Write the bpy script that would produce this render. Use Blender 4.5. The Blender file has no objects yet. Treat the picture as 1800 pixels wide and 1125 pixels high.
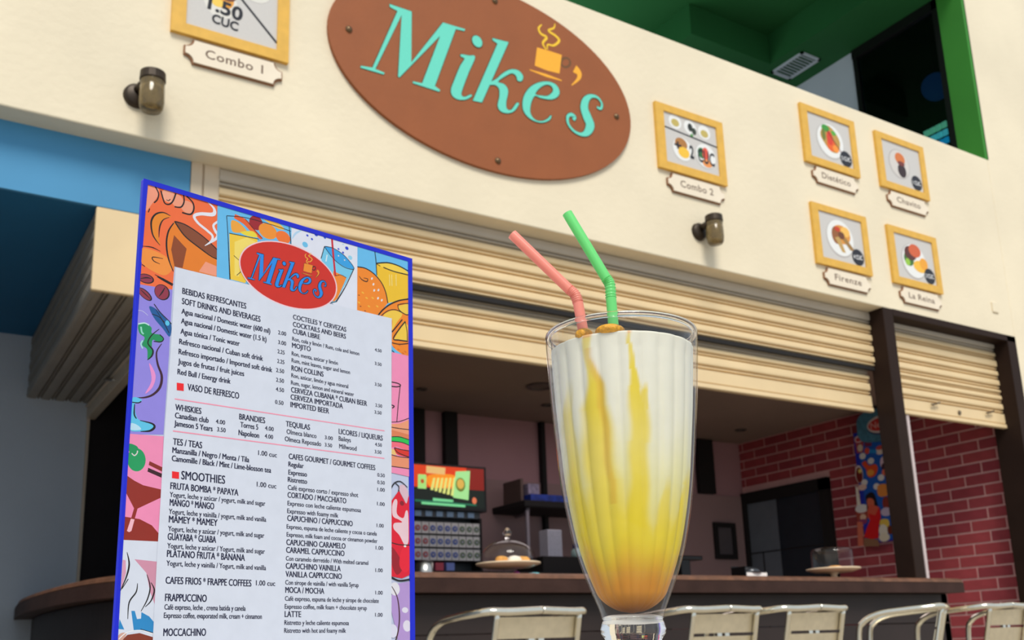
import bpy, bmesh, math, random
from mathutils import Vector, Matrix
from mathutils.geometry import tessellate_polygon
random.seed(7)
C = bpy.context.scene.collection
PI = math.pi

# ------------------------------------------------------------------ camera
CX, CY, F = 907.0, 722.0, 1762.0          # principal point and focal length in pixels
EYE = Vector((0, 0, 0.72))
def camv(x, y): return Vector((x-CX, -(y-CY), F))
_X = camv(3743, 1042).normalized()
_Z = camv(650, -6700); _Z = (_Z-_X*_Z.dot(_X)).normalized()
_Y = camv(-240, 1180); _Y = _Y-_X*_Y.dot(_X); _Y = (_Y-_Z*_Y.dot(_Z)).normalized()
def to_world(v): return Vector((_X.dot(v), _Y.dot(v), _Z.dot(v)))
RIGHT, UP, FWD = to_world(Vector((1, 0, 0))), to_world(Vector((0, 1, 0))), to_world(Vector((0, 0, 1)))
def ray(x, y): return to_world(camv(x, y))
def PY(x, y, v): r = ray(x, y); return EYE+r*(v/r.y)
def PZ(x, y, v): r = ray(x, y); return EYE+r*((v-EYE.z)/r.z)
def PX(x, y, v): r = ray(x, y); return EYE+r*(v/r.x)
def PD(x, y, d): return EYE+ray(x, y)*(d/F)
cam = bpy.data.cameras.new('camera'); co = bpy.data.objects.new('camera', cam); C.objects.link(co)
mw = Matrix((RIGHT, UP, -FWD)).transposed().to_4x4(); mw.translation = EYE
co.matrix_world = mw
cam.sensor_width = 36; cam.lens = F/1800*36
cam.shift_x = -(CX-900)/1800; cam.shift_y = (CY-562.5)/1800
cam.clip_start = .01; cam.clip_end = 200
cam.dof.use_dof = True; cam.dof.focus_distance = .66; cam.dof.aperture_fstop = 20
bpy.context.scene.camera = co

# ------------------------------------------------------------------ light
W = bpy.data.worlds.new('sky'); bpy.context.scene.world = W; W.use_nodes = True
bg = W.node_tree.nodes['Background']; bg.inputs[0].default_value = (.80, .90, 1.0, 1); bg.inputs[1].default_value = .75
def sun(name, direction, strength, angle, col):
    l = bpy.data.lights.new(name, 'SUN'); l.energy = strength; l.angle = math.radians(angle); l.color = col
    o = bpy.data.objects.new(name, l); C.objects.link(o)
    o.rotation_euler = Vector(direction).to_track_quat('-Z', 'Y').to_euler(); o.location = (0, -2, 9)
    return o
sun('sun', (.22, .60, -.77), 2.85, 24, (1, .945, .85))
def area(name, loc, size, power, col, rot=(0, 0, 0), sy=None):
    l = bpy.data.lights.new(name, 'AREA'); l.energy = power; l.color = col; l.size = size
    if sy: l.shape = 'RECTANGLE'; l.size_y = sy
    o = bpy.data.objects.new(name, l); C.objects.link(o); o.location = loc; o.rotation_euler = rot
    return o
area('bar_fill_light', (4.6, 6.2, 2.80), 2.5, 16, (1, .88, .88), sy=1.2)  # unseen fill light added to lift the bar interior
area('upper_hall_fill', (4.6, 7.2, 5.4), 1.5, 23, (.9, 1, .95), rot=(PI, 0, 0))  # added fill light, aimed up to brighten the green ceiling
sc = bpy.context.scene
sc.view_settings.view_transform = 'Standard'; sc.view_settings.look = 'None'
sc.view_settings.gamma = 1; sc.view_settings.use_curve_mapping = False
sc.view_settings.exposure = 0.0

# ------------------------------------------------------------------ materials
def lin(c):
    return tuple(((v/12.92) if v <= .04045 else ((v+.055)/1.055)**2.4) for v in c)
def srgb(r, g, b): return lin((r/255, g/255, b/255))+(1,)
MATS = {}
def mat(name, col, rough=.6, metal=0, noise=.08, nscale=8, bump=0, bscale=60, emit=0, trans=0, spec=.5, coat=0):
    if name in MATS: return MATS[name]
    m = bpy.data.materials.new(name); m.use_nodes = True; nt = m.node_tree; p = nt.nodes['Principled BSDF']
    p.inputs['Roughness'].default_value = rough; p.inputs['Metallic'].default_value = metal
    p.inputs['Specular IOR Level'].default_value = spec; p.inputs['Coat Weight'].default_value = coat
    tc = nt.nodes.new('ShaderNodeTexCoord')
    if noise:
        n = nt.nodes.new('ShaderNodeTexNoise'); n.inputs['Scale'].default_value = nscale; n.inputs['Detail'].default_value = 6
        nt.links.new(tc.outputs['Object'], n.inputs['Vector'])
        r = nt.nodes.new('ShaderNodeValToRGB'); r.color_ramp.elements[0].position = .3; r.color_ramp.elements[1].position = .7
        r.color_ramp.elements[0].color = tuple(v*(1-noise) for v in col[:3])+(1,)
        r.color_ramp.elements[1].color = tuple(min(1, v*(1+noise*.6)) for v in col[:3])+(1,)
        nt.links.new(n.outputs['Fac'], r.inputs[0]); nt.links.new(r.outputs[0], p.inputs['Base Color'])
    else: p.inputs['Base Color'].default_value = col
    if bump:
        n2 = nt.nodes.new('ShaderNodeTexNoise'); n2.inputs['Scale'].default_value = bscale; n2.inputs['Detail'].default_value = 5
        nt.links.new(tc.outputs['Object'], n2.inputs['Vector'])
        b = nt.nodes.new('ShaderNodeBump'); b.inputs['Strength'].default_value = bump; b.inputs['Distance'].default_value = .01
        nt.links.new(n2.outputs['Fac'], b.inputs['Height']); nt.links.new(b.outputs[0], p.inputs['Normal'])
    if emit:
        p.inputs['Emission Color'].default_value = col; p.inputs['Emission Strength'].default_value = emit
    p.inputs['Transmission Weight'].default_value = trans
    MATS[name] = m; return m
def attr_mat(name, rough=.5, emit=0, sss=0, bump=0):
    m = bpy.data.materials.new(name); m.use_nodes = True; nt = m.node_tree; p = nt.nodes['Principled BSDF']
    a = nt.nodes.new('ShaderNodeAttribute'); a.attribute_name = 'Col'
    n = nt.nodes.new('ShaderNodeTexNoise'); n.inputs['Scale'].default_value = 90
    tc = nt.nodes.new('ShaderNodeTexCoord'); nt.links.new(tc.outputs['Object'], n.inputs['Vector'])
    mx = nt.nodes.new('ShaderNodeMix'); mx.data_type = 'RGBA'; mx.blend_type = 'MULTIPLY'
    rr = nt.nodes.new('ShaderNodeMapRange'); rr.inputs[3].default_value = .93; rr.inputs[4].default_value = 1.04
    nt.links.new(n.outputs['Fac'], rr.inputs[0]); mx.inputs['Factor'].default_value = 1
    nt.links.new(a.outputs['Color'], mx.inputs['A']); nt.links.new(rr.outputs[0], mx.inputs['B'])
    nt.links.new(mx.outputs['Result'], p.inputs['Base Color']); p.inputs['Roughness'].default_value = rough
    if emit:
        nt.links.new(mx.outputs['Result'], p.inputs['Emission Color']); p.inputs['Emission Strength'].default_value = emit
    if sss:
        p.inputs['Subsurface Weight'].default_value = sss; p.inputs['Subsurface Radius'].default_value = (.01, .008, .005)
        p.inputs['Subsurface Scale'].default_value = .5
    return m
def glass_thin(name, tint=(1, 1, 1, 1), edge=(.75, .75, .7, 1), amt=.5):
    m = bpy.data.materials.new(name); m.use_nodes = True; nt = m.node_tree
    for n in list(nt.nodes): nt.nodes.remove(n)
    out = nt.nodes.new('ShaderNodeOutputMaterial'); tr = nt.nodes.new('ShaderNodeBsdfTransparent'); gl = nt.nodes.new('ShaderNodeBsdfGlossy')
    lw = nt.nodes.new('ShaderNodeLayerWeight'); lw.inputs[0].default_value = amt
    ramp = nt.nodes.new('ShaderNodeValToRGB'); ramp.color_ramp.elements[0].color = tint; ramp.color_ramp.elements[1].color = edge
    ramp.color_ramp.elements[0].position = .72
    nt.links.new(lw.outputs['Facing'], ramp.inputs[0]); nt.links.new(ramp.outputs[0], tr.inputs[0])
    gl.inputs['Roughness'].default_value = .04
    l2 = nt.nodes.new('ShaderNodeLayerWeight'); l2.inputs[0].default_value = .5
    pw = nt.nodes.new('ShaderNodeMath'); pw.operation = 'POWER'; pw.inputs[1].default_value = 4.0
    fr = nt.nodes.new('ShaderNodeMath'); fr.operation = 'MULTIPLY_ADD'; fr.inputs[1].default_value = .7; fr.inputs[2].default_value = .035
    nt.links.new(l2.outputs['Facing'], pw.inputs[0]); nt.links.new(pw.outputs[0], fr.inputs[0])
    ms = nt.nodes.new('ShaderNodeMixShader')
    nt.links.new(fr.outputs[0], ms.inputs[0]); nt.links.new(tr.outputs[0], ms.inputs[1]); nt.links.new(gl.outputs[0], ms.inputs[2])
    nt.links.new(ms.outputs[0], out.inputs[0]); return m
def glass_solid(name, col=(1, 1, 1, 1)):
    m = bpy.data.materials.new(name); m.use_nodes = True; nt = m.node_tree
    for n in list(nt.nodes): nt.nodes.remove(n)
    out = nt.nodes.new('ShaderNodeOutputMaterial'); g = nt.nodes.new('ShaderNodeBsdfGlass'); g.inputs['Color'].default_value = col
    g.inputs['IOR'].default_value = 1.5; g.inputs['Roughness'].default_value = .0
    nt.links.new(g.outputs[0], out.inputs[0]); return m
def straw_mat(name, col):
    m = bpy.data.materials.new(name); m.use_nodes = True; nt = m.node_tree; p = nt.nodes['Principled BSDF']; out = nt.nodes['Material Output']
    p.inputs['Base Color'].default_value = col; p.inputs['Roughness'].default_value = .3
    t = nt.nodes.new('ShaderNodeBsdfTranslucent'); t.inputs[0].default_value = col
    ms = nt.nodes.new('ShaderNodeMixShader'); ms.inputs[0].default_value = .35
    nt.links.new(p.outputs[0], ms.inputs[1]); nt.links.new(t.outputs[0], ms.inputs[2]); nt.links.new(ms.outputs[0], out.inputs[0]); return m

CREAM = mat('cream_plaster', srgb(234, 221, 194), .85, noise=.07, nscale=1.3, bump=.25, bscale=25)
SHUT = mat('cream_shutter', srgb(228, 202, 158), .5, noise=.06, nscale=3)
SHUT_SHADE = mat('cream_shutter_shaded', srgb(190, 180, 165), .5, noise=.06, nscale=3)  # greyed copy of the cream for top slats, soffit shade in the colour
BROWN = mat('dark_brown_paint', srgb(44, 30, 24), .6, noise=.15, nscale=4, spec=.15)
COUNTER = mat('dark_counter_wood', srgb(62, 43, 38), .6, noise=.25, nscale=6, bump=.2, spec=.15)
EDGEW = mat('worn_counter_edge', srgb(108, 70, 48), .6, noise=.4, nscale=14, bump=.4)
BRICK = [mat('brick_red_%d' % i, srgb(*c), .8, noise=.12, nscale=14, bump=.12) for i, c in enumerate([(168, 68, 76), (160, 62, 72), (176, 72, 78)])]
MORTAR = mat('pink_mortar', srgb(232, 186, 182), .9, bump=.1)
ALU = mat('polished_aluminium', srgb(235, 230, 215), .16, metal=1, noise=.04, nscale=30)
ALUB = mat('brushed_aluminium', srgb(228, 218, 194), .34, metal=.8, noise=.08, nscale=30)
PINKW = mat('mauve_wall', srgb(176, 136, 142), .85, noise=.06, nscale=2)
MAUVEL = mat('mauve_wall_lower', srgb(160, 132, 132), .85, noise=.06, nscale=2)
CEIL = mat('bar_ceiling', srgb(150, 130, 118), .9, noise=.05, nscale=2)
BLACK = mat('black_gloss', srgb(14, 12, 14), .35, noise=0)
BLACKM = mat('black_matt', srgb(20, 17, 18), .8, noise=0)
GREEND = mat('green_ceiling', srgb(22, 96, 44), .8, noise=.06, nscale=2)
GREENL = mat('green_reveal', srgb(52, 132, 40), .75, noise=.08, nscale=2)
WHITEW = mat('white_wall_paint', srgb(196, 206, 218), .85, noise=.06, nscale=1.5, bump=.15)
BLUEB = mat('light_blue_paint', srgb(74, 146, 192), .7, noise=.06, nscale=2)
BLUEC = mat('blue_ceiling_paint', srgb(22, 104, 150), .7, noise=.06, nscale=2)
GOLD = mat('gold_frame', srgb(226, 176, 74), .5, noise=.08, nscale=20)
PLQ = mat('plaque_ivory', srgb(238, 224, 202), .6, noise=.04)
PLQE = mat('plaque_wood_edge', srgb(140, 96, 64), .7, noise=.1)
SIGNB = mat('sign_brown', srgb(150, 82, 38), .6, noise=.06, nscale=5, bump=.1)
STEEL = mat('steel', srgb(190, 188, 184), .3, metal=1, noise=.03)
PRINT = attr_mat('flat_print', .55)
PRINTG = attr_mat('gloss_print', .35)
SCREEN = attr_mat('lit_screen', .5, emit=.6)

# ------------------------------------------------------------------ object helpers
WLOC = {}; WLAST = ['']
def setp(o, label=None, cat=None, group=None, kind=None):
    if label: o['label'] = label
    if cat: o['category'] = cat
    if group: o['group'] = group
    if kind: o['kind'] = kind
    return o
def thing(name, label, cat, loc, group=None):
    o = bpy.data.objects.new(name, None); C.objects.link(o); o.location = loc; o.empty_display_size = .1
    WLOC[o.name] = Vector(loc); setp(o, label, cat, group); return o
def link(name, me, m, parent=None, loc=None, smooth=False):
    """mesh vertices are given in world space; origin moved to the parent or loc"""
    base = WLOC[parent.name] if parent else (Vector(loc) if loc is not None else Vector((0, 0, 0)))
    if base.length: me.transform(Matrix.Translation(-base))
    if m is not None:
        for mm in (m if isinstance(m, list) else [m]): me.materials.append(mm)
    o = bpy.data.objects.new(name, me); C.objects.link(o)
    if parent: o.parent = parent
    else: o.location = base
    WLOC[o.name] = base; WLAST[0] = o.name
    if smooth:
        for p in me.polygons: p.use_smooth = True
    return o
class MB:
    def __init__(s): s.v = []; s.f = []
    def add(s, v, f):
        n = len(s.v); s.v += [tuple(a) for a in v]; s.f += [tuple(i+n for i in q) for q in f]; return s
    def box(s, a, b):
        x0, y0, z0 = (min(a[i], b[i]) for i in range(3)); x1, y1, z1 = (max(a[i], b[i]) for i in range(3))
        return s.add([(x0,y0,z0),(x1,y0,z0),(x1,y1,z0),(x0,y1,z0),(x0,y0,z1),(x1,y0,z1),(x1,y1,z1),(x0,y1,z1)],
              [(0,3,2,1),(4,5,6,7),(0,1,5,4),(1,2,6,5),(2,3,7,6),(3,0,4,7)])
    def prism(s, prof, axis, a, b):
        """closed 2D profile extruded along an axis (0: profile is (y,z); 1: (x,z); 2: (x,y))"""
        def P(p, t): return {0: (t, p[0], p[1]), 1: (p[0], t, p[1]), 2: (p[0], p[1], t)}[axis]
        n = len(prof); v = [P(p, a) for p in prof]+[P(p, b) for p in prof]
        f = [(i, (i+1) % n, n+(i+1) % n, n+i) for i in range(n)]
        k = len(s.v); s.add(v, f)
        for tri in tessellate_polygon([[Vector((p[0], p[1], 0)) for p in prof]]):
            s.f.append(tuple(k+i for i in tri)); s.f.append(tuple(k+n+i for i in reversed(tri)))
        return s
    def tube(s, pts, r, n=10, caps=True):
        pts = [Vector(p) for p in pts]; rs = r if isinstance(r, (list, tuple)) else [r]*len(pts)
        k = len(s.v); N = len(pts); up = None
        for i, p in enumerate(pts):
            t = (pts[min(i+1, N-1)]-pts[max(i-1, 0)]).normalized()
            if up is None:
                up = t.orthogonal().normalized()
            up = (up-t*up.dot(t)); up = up.normalized() if up.length > 1e-6 else t.orthogonal().normalized()
            w = t.cross(up)
            for j in range(n):
                a = 2*PI*j/n; s.v.append(tuple(p+(up*math.cos(a)+w*math.sin(a))*rs[i]))
        for i in range(N-1):
            for j in range(n):
                s.f.append((k+i*n+j, k+i*n+(j+1) % n, k+(i+1)*n+(j+1) % n, k+(i+1)*n+j))
        if caps:
            s.f.append(tuple(k+j for j in reversed(range(n)))); s.f.append(tuple(k+(N-1)*n+j for j in range(n)))
        return s
    def lathe(s, prof, c, n=32, axis=Vector((0, 0, 1)), closed=False):
        """prof: (radius, height)"""
        axis = Vector(axis).normalized(); u = axis.orthogonal().normalized(); w = axis.cross(u); c = Vector(c); k = len(s.v)
        for r, h in prof:
            for j in range(n):
                a = 2*PI*j/n; s.v.append(tuple(c+axis*h+(u*math.cos(a)+w*math.sin(a))*max(r, 1e-5)))
        for i in range(len(prof)-1):
            for j in range(n):
                s.f.append((k+i*n+j, k+i*n+(j+1) % n, k+(i+1)*n+(j+1) % n, k+(i+1)*n+j))
        return s
    def mesh(s, name='m', weld=False):
        me = bpy.data.meshes.new(name); me.from_pydata(s.v, [], s.f)
        bm = bmesh.new(); bm.from_mesh(me)
        if weld: bmesh.ops.remove_doubles(bm, verts=bm.verts, dist=1e-5)
        bmesh.ops.recalc_face_normals(bm, faces=bm.faces)
        bm.to_mesh(me); bm.free(); me.update(); return me
    def obj(s, name, m, parent=None, loc=None, smooth=False, weld=False):
        o = link(name, s.mesh(name, weld), m, parent, loc, smooth)
        if smooth == 'auto':
            pass
        return o
def bevel(o, w=.004, seg=2):
    md = o.modifiers.new('bevel', 'BEVEL'); md.width = w; md.segments = seg; md.limit_method = 'ANGLE'; return o
def struct(o): o['kind'] = 'structure'; return o
def crom(pts, n=6, closed=False):
    P = [Vector(p) for p in pts]; out = []; N = len(P)
    for i in range(N if closed else N-1):
        a = P[(i-1) % N] if (closed or i > 0) else P[0]; b = P[i]; c = P[(i+1) % N]; d = P[(i+2) % N] if (closed or i+2 < N) else P[-1]
        for k in range(n):
            t = k/n; out.append(.5*((2*b)+(c-a)*t+(2*a-5*b+4*c-d)*t*t+(3*b-a-3*c+d)*t**3))
    if not closed: out.append(P[-1])
    return out

# ------------------------------------------------------------------ flat print (lettering, pictures)
class Print:
    def __init__(s, O, ex, ey, nrm, step): s.O, s.ex, s.ey, s.n, s.step = Vector(O), Vector(ex), Vector(ey), Vector(nrm), step; s.v = []; s.f = []; s.c = []; s.k = 1; s.mul = 1.0
    def raw(s, pts, tris, col):
        n = len(s.v); z = s.k*s.step; s.k += 1
        for p in pts: s.v.append(tuple(s.O+s.ex*p[0]+s.ey*p[1]+s.n*z))
        for t in tris: s.f.append(tuple(n+i for i in t)); s.c.append((col[0]*s.mul, col[1]*s.mul, col[2]*s.mul, 1))
    def poly(s, pts, col, smooth=False, holes=None, outline=0, ocol=None):
        P = [Vector((p[0], p[1])) for p in pts]
        if smooth: P = crom(P, 5, True)
        H = [crom([Vector((q[0], q[1])) for q in h], 5, True) if smooth else [Vector(q[:2]) for q in h] for h in (holes or [])]
        if outline:
            for L in [P]+H:
                s.stroke(L+[L[0], L[1]], outline*2, ocol, smooth=False)
        loops = [[q.to_3d() for q in P]]+[[q.to_3d() for q in h] for h in H]
        flat = [q for l in loops for q in l]
        s.raw(flat, tessellate_polygon(loops), col)
    def stroke(s, pts, w, col, smooth=True):
        P = [Vector((p[0], p[1])) for p in pts]
        ws = list(w) if isinstance(w, (list, tuple)) else [w]*len(P)
        if smooth:
            Q = crom([Vector((p.x, p.y, ww)) for p, ww in zip(P, ws)], 6); P = [q.xy for q in Q]; ws = [q.z for q in Q]
        L = []; R = []
        for i, p in enumerate(P):
            t = P[min(i+1, len(P)-1)]-P[max(i-1, 0)]
            if t.length < 1e-9: t = Vector((1, 0))
            t.normalize(); nn = Vector((-t.y, t.x))*ws[i]*.5; L.append(p+nn); R.append(p-nn)
        N = len(P); tr = []
        for i in range(N-1): tr += [(i, i+1, N+i+1), (i, N+i+1, N+i)]
        s.raw(L+R, tr, col)
    def ell(s, c, rx, ry, col, rot=0, n=36):
        P = [Vector((c[0]+rx*math.cos(2*PI*i/n)*math.cos(rot)-ry*math.sin(2*PI*i/n)*math.sin(rot), c[1]+rx*math.cos(2*PI*i/n)*math.sin(rot)+ry*math.sin(2*PI*i/n)*math.cos(rot))) for i in range(n)]
        s.raw(P, [(0, i, i+1) for i in range(1, n-1)], col)
    def text(s, txt, p0, p1, h, col, bold=0.0, spacing=1.0):
        """baseline from p0 to p1 in plane coordinates (y up), cap height h"""
        me, x0, x1, cap = text_mesh(txt, bold, spacing)
        p0, p1 = Vector(p0), Vector(p1); d = p1-p0; sx = d.length/(x1-x0); d.normalize(); up = Vector((-d.y, d.x)); sy = h/cap
        pts = [p0+d*((q[0]-x0)*sx)+up*(q[1]*sy) for q in me[0]]
        s.raw(pts, me[1], col)
    def obj(s, name, m, parent):
        me = bpy.data.meshes.new(name); me.from_pydata(s.v, [], s.f)
        ca = me.color_attributes.new('Col', 'FLOAT_COLOR', 'CORNER')
        i = 0
        for p, c in zip(me.polygons, s.c):
            for _ in range(p.loop_total): ca.data[i].color = c; i += 1
        return link(name, me, m, parent)
_TC = {}
def text_mesh(txt, bold, spacing=1.0):
    key = (txt, bold, spacing)
    if key in _TC: return _TC[key]
    cu = bpy.data.curves.new('t', 'FONT'); cu.body = txt; cu.size = 1; cu.offset = bold; cu.resolution_u = 3; cu.space_character = spacing
    o = bpy.data.objects.new('t', cu); C.objects.link(o)
    dg = bpy.context.evaluated_depsgraph_get(); ev = o.evaluated_get(dg); me = ev.to_mesh()
    v = [(p.co.x, p.co.y) for p in me.vertices]; me.calc_loop_triangles(); t = [tuple(l.vertices) for l in me.loop_triangles]
    ev.to_mesh_clear(); bpy.data.objects.remove(o); bpy.data.curves.remove(cu)
    xs = [p[0] for p in v]; _TC[key] = ((v, t), min(xs), max(xs), .70); return _TC[key]

# ================================================================== STRUCTURE
YF, YS, HB, XR = 4.56, 4.69, 3.137, 7.96
MB().box((-12, -8, -.05), (16, 12, 0)).obj('floor', mat('courtyard_paving', srgb(170, 160, 145), .8, noise=.15, nscale=1.5, bump=.2)).__setitem__('kind', 'structure')
struct(bevel(MB().box((-6, YF, HB), (XR, YF+.35, 4.78)).obj('wall_front', CREAM), .008))
struct(bevel(MB().box((XR, YF, 0), (13, YF+.12, 9.5)).obj('wall_right', CREAM), .008))
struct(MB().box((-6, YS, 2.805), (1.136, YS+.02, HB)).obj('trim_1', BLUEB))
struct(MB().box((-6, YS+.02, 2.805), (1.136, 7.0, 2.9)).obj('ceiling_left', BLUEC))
struct(MB().box((-6, 6.93, 0), (1.10, 7.05, 2.805)).obj('wall_left', WHITEW))
struct(MB().box((-.62, 3.2, 0), (-.5, 6.93, 2.805)).obj('wall_alcove_shade', WHITEW))  # side wall out of view, added to shade the shutter housing
struct(MB().box((1.5, 5.02, 0), (1.56, 7.87, 2.84)).obj('wall_unlit_standin_left', mat('unlit_inner_wall', srgb(30, 24, 26), .9)))  # near-black wall put in for the unlit interior beyond the side opening
struct(MB().box((1.10, 6.93, 0), (1.5, 7.0, 2.84)).obj('wall_unlit_standin_back', mat('unlit_inner_wall', srgb(30, 24, 26), .9)))
# bar room behind the counter
struct(MB().box((1.1, 7.867, 0), (8.3, 7.98, 2.99)).obj('wall_back', PINKW))
struct(MB().box((1.56, 7.852, 0), (XR, 7.867, 2.25)).obj('wall_back_lower', MAUVEL))
struct(MB().box((1.1, YS+.25, 2.844), (XR, 7.87, 2.99)).obj('ceiling', CEIL))
struct(MB().box((XR-.12, YF+.0, 0), (XR, YS+.10, 3.137)).obj('trim_2', BROWN))
struct(MB().box((6.36, YF, 3.09), (XR, YS+.05, HB+.003)).obj('trim_3', BROWN))
bw = struct(MB().box((XR, YF+.12, 0), (8.3, 7.98, 2.99)).obj('wall_right_inner', MORTAR))
WLOC[bw.name] = Vector((0, 0, 0))
# bricks one by one
bm_cache = {}
def brick(y0, y1, z0, z1, i):
    key = (round(y1-y0, 3), round(z1-z0, 3), i % 3)
    if key not in bm_cache:
        m = MB(); w, h, d, b = y1-y0, z1-z0, .005, .0015
        m.add([(0,0,0),(0,w,0),(0,w,h),(0,0,h),(-d,b,b),(-d,w-b,b),(-d,w-b,h-b),(-d,b,h-b)],
              [(4,5,6,7),(0,1,5,4),(1,2,6,5),(2,3,7,6),(3,0,4,7),(3,2,1,0)])
        me = m.mesh('brick'); me.materials.append(BRICK[i % 3]); bm_cache[key] = me
    o = bpy.data.objects.new('brick', bm_cache[key]); C.objects.link(o); o.parent = bw; o.location = (XR, y0, z0)
row = 0
z = 2.347+.0983*5
zt = [z-.0983*k for k in range(24)]
for k, zb_ in enumerate(zt):
    z0, z1 = zb_+.007-.0, min(zb_+.0983-.007, 2.842)
    if z1-z0 < .02 or z0 < .55: continue
    off = 5.2 if (k % 2 == 1) else 5.357
    y = off-.3265*2
    while y < 7.86:
        a, b = max(y+.007, YS+.10), min(y+.3265-.007, 7.862)
        y += .3265
        if b-a < .03: continue
        if z0 < 2.27 and b > 6.66:        # the doorway
            b = min(b, 6.655)
            if b-a < .03: continue
        brick(a, b, z0, z1, random.randrange(3))
# doorway in the brick wall
dr = MB().box((XR-.05, 6.66, 0), (XR+.03, 6.78, 2.27)).box((XR-.05, 6.66, 2.16), (XR+.03, 7.86, 2.28)).obj('door_1', BLACKM); struct(dr)
struct(bevel(MB().box((XR-.05, 7.80, 0), (XR+.03, 7.86, 2.16)).obj('trim_4', BLACKM), .004))
p1 = MB().box((XR-.014, 7.36, 0), (XR-.004, 7.80, 2.16)).obj('door_panel', mat('grey_blue_panel', srgb(112, 122, 132), .4), dr)
p2 = MB().box((XR-.018, 6.78, 0), (XR-.004, 7.38, 2.16)).obj('door_panel', mat('dark_blue_panel', srgb(30, 42, 52), .2), dr)
MB().box((XR-.022, 6.78, 1.62), (XR-.003, 7.8, 1.632)).box((XR-.022, 7.62, 0), (XR-.003, 7.63, 1.63)).obj('seam', BLACKM, dr)

# upper floor: green coffered ceiling, white wall, dark window, green reveal
cp = [(-2, YF), (7.383, YF), (7.383, 4.95), (-2, 4.95)]
m = MB().box((-2, YF, 6.55), (XR, 4.95, 6.90)).box((7.383, 4.95, 6.55), (XR, 6.372, 6.90)).box((6.29, 6.372, 6.55), (XR, 12, 6.90)).box((-2, 7.35, 6.55), (6.29, 12, 6.90)).box((-2, 4.95, 6.55), (1.8, 7.35, 6.90)).box((-2, YF, 6.89), (XR, 12, 7.0))
gc = struct(m.obj('ceiling_upper', GREEND))
struct(MB().box((-2, 11.9, 2.99), (XR, 12, 7)).obj('wall_upper_back', GREEND))
struct(MB().box((XR, 5.79, 2.99), (XR+.1, 12, 6.9)).obj('wall_upper_right', WHITEW))
struct(MB().box((XR-.03, YF+.0, 4.78), (XR+.02, 4.80, 9.5)).obj('trim_5', GREENL))
wn = struct(MB().box((XR-.03, 4.80, 4.7), (XR+.02, 4.86, 6.548)).box((XR-.03, 4.8, 6.45), (XR+.02, 5.79, 6.548)).box((XR-.02, 5.74, 4.7), (XR+.02, 5.79, 6.548)).box((XR-.03, 4.8, 4.7), (XR+.02, 5.79, 4.76)).obj('window_1', BLACK))
MB().box((XR, 4.86, 4.76), (XR+.006, 5.74, 6.45)).obj('pane', glass_thin('dark_window_glass', (.22, .30, .34, 1), (.1, .15, .18, 1), .5), wn)
struct(MB().box((9.6, YF+.12, 2.99), (9.7, 6.2, 6.9)).box((XR+.1, 6.2, 2.99), (9.7, 6.3, 6.9)).box((XR+.02, YF+.13, 4.4), (9.7, 6.3, 4.5)).box((XR+.02, YF+.13, 6.9), (9.7, 6.3, 7.0)).obj('wall_window_room', mat('dark_room', srgb(20, 34, 38), .9)))
t = thing('reflection_bar', 'cyan and green glowing bar standing in for a reflection in the dark upper window', 'lamp', (8.6, 5.4, 5.46))  # glowing cells placed behind the pane to show as its reflection
MB().box((8.6, 5.27, 5.45), (8.66, 5.55, 5.72)).obj('reflection_backing', BLACKM, t)
for r_, (zz, cc) in enumerate([(5.66, srgb(150, 230, 170)), (5.575, srgb(120, 235, 225)), (5.49, srgb(40, 190, 230))]):
    for k in range(4):
        MB().box((8.585, 5.28+k*.067, zz-.03), (8.6, 5.335+k*.067, zz+.03)).obj('reflection_cell', mat('glow%d' % r_, cc, emit=3.0, noise=0), t)
t = thing('reflection_globe', 'round dim blue glowing ball standing in for a reflection in the dark upper window', 'lamp', (8.6, 5.34, 6.1))  # glowing ball added to show as a bluish reflection in the pane
g = MB().lathe([(.14*math.sin(PI*i/14), -.14*math.cos(PI*i/14)) for i in range(15)], (8.6, 5.34, 6.1), 24).obj('reflection_ball', mat('blue_reflection_glow', srgb(60, 120, 190), .3, emit=.35), t, smooth=True)
MB().tube([(8.6, 5.34, 6.24), (8.6, 5.34, 6.9)], .01, 8).obj('cord', BLACKM, t)
t = thing('air_vent', 'white rectangular grille set in the green upper ceiling', 'vent', (7.64, 6.26, 6.55))
m = MB(); x0, x1, y0, y1 = 7.49, 7.77, 6.04, 6.47
m.box((x0, y0, 6.535), (x1, y0+.03, 6.55)).box((x0, y1-.03, 6.535), (x1, y1, 6.55)).box((x0, y0, 6.535), (x0+.03, y1, 6.55)).box((x1-.03, y0, 6.535), (x1, y1, 6.55)).obj('frame', WHITEW, t)
for k in range(9):
    m = MB(); yy = y0+.045+k*.042
    m.add([(x0+.03, yy, 6.537), (x1-.03, yy, 6.537), (x1-.03, yy+.03, 6.549), (x0+.03, yy+.03, 6.549)], [(0, 1, 2, 3)]).obj('slat', WHITEW, t)

# jamb column left of the main shutter
struct(bevel(MB().box((1.140, YS, 0), (1.195, YS+.09, HB)).box((1.195, YS+.012, 0), (1.205, YS+.09, HB)).box((1.205, YS, 0), (1.28, YS+.09, HB)).obj('trim_6', mat('jamb_cream', srgb(214, 196, 172), .6)), .002))
struct(MB().box((1.085, 6.90, 0), (1.10, 6.93, 2.29)).obj('trim_7', mat('jamb_cream', srgb(214, 196, 172), .6)))
# pillar standing on the counter
pl = struct(bevel(MB().box((6.245, YF, 1.096), (6.362, YS+.03, HB+.002)).obj('pillar', BROWN), .006))
struct(MB().box((6.548, YS-.0, 1.096), (6.578, YS+.03, 2.40)).obj('trim_8', mat('jamb_pale', srgb(205, 190, 190), .6)))

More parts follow.
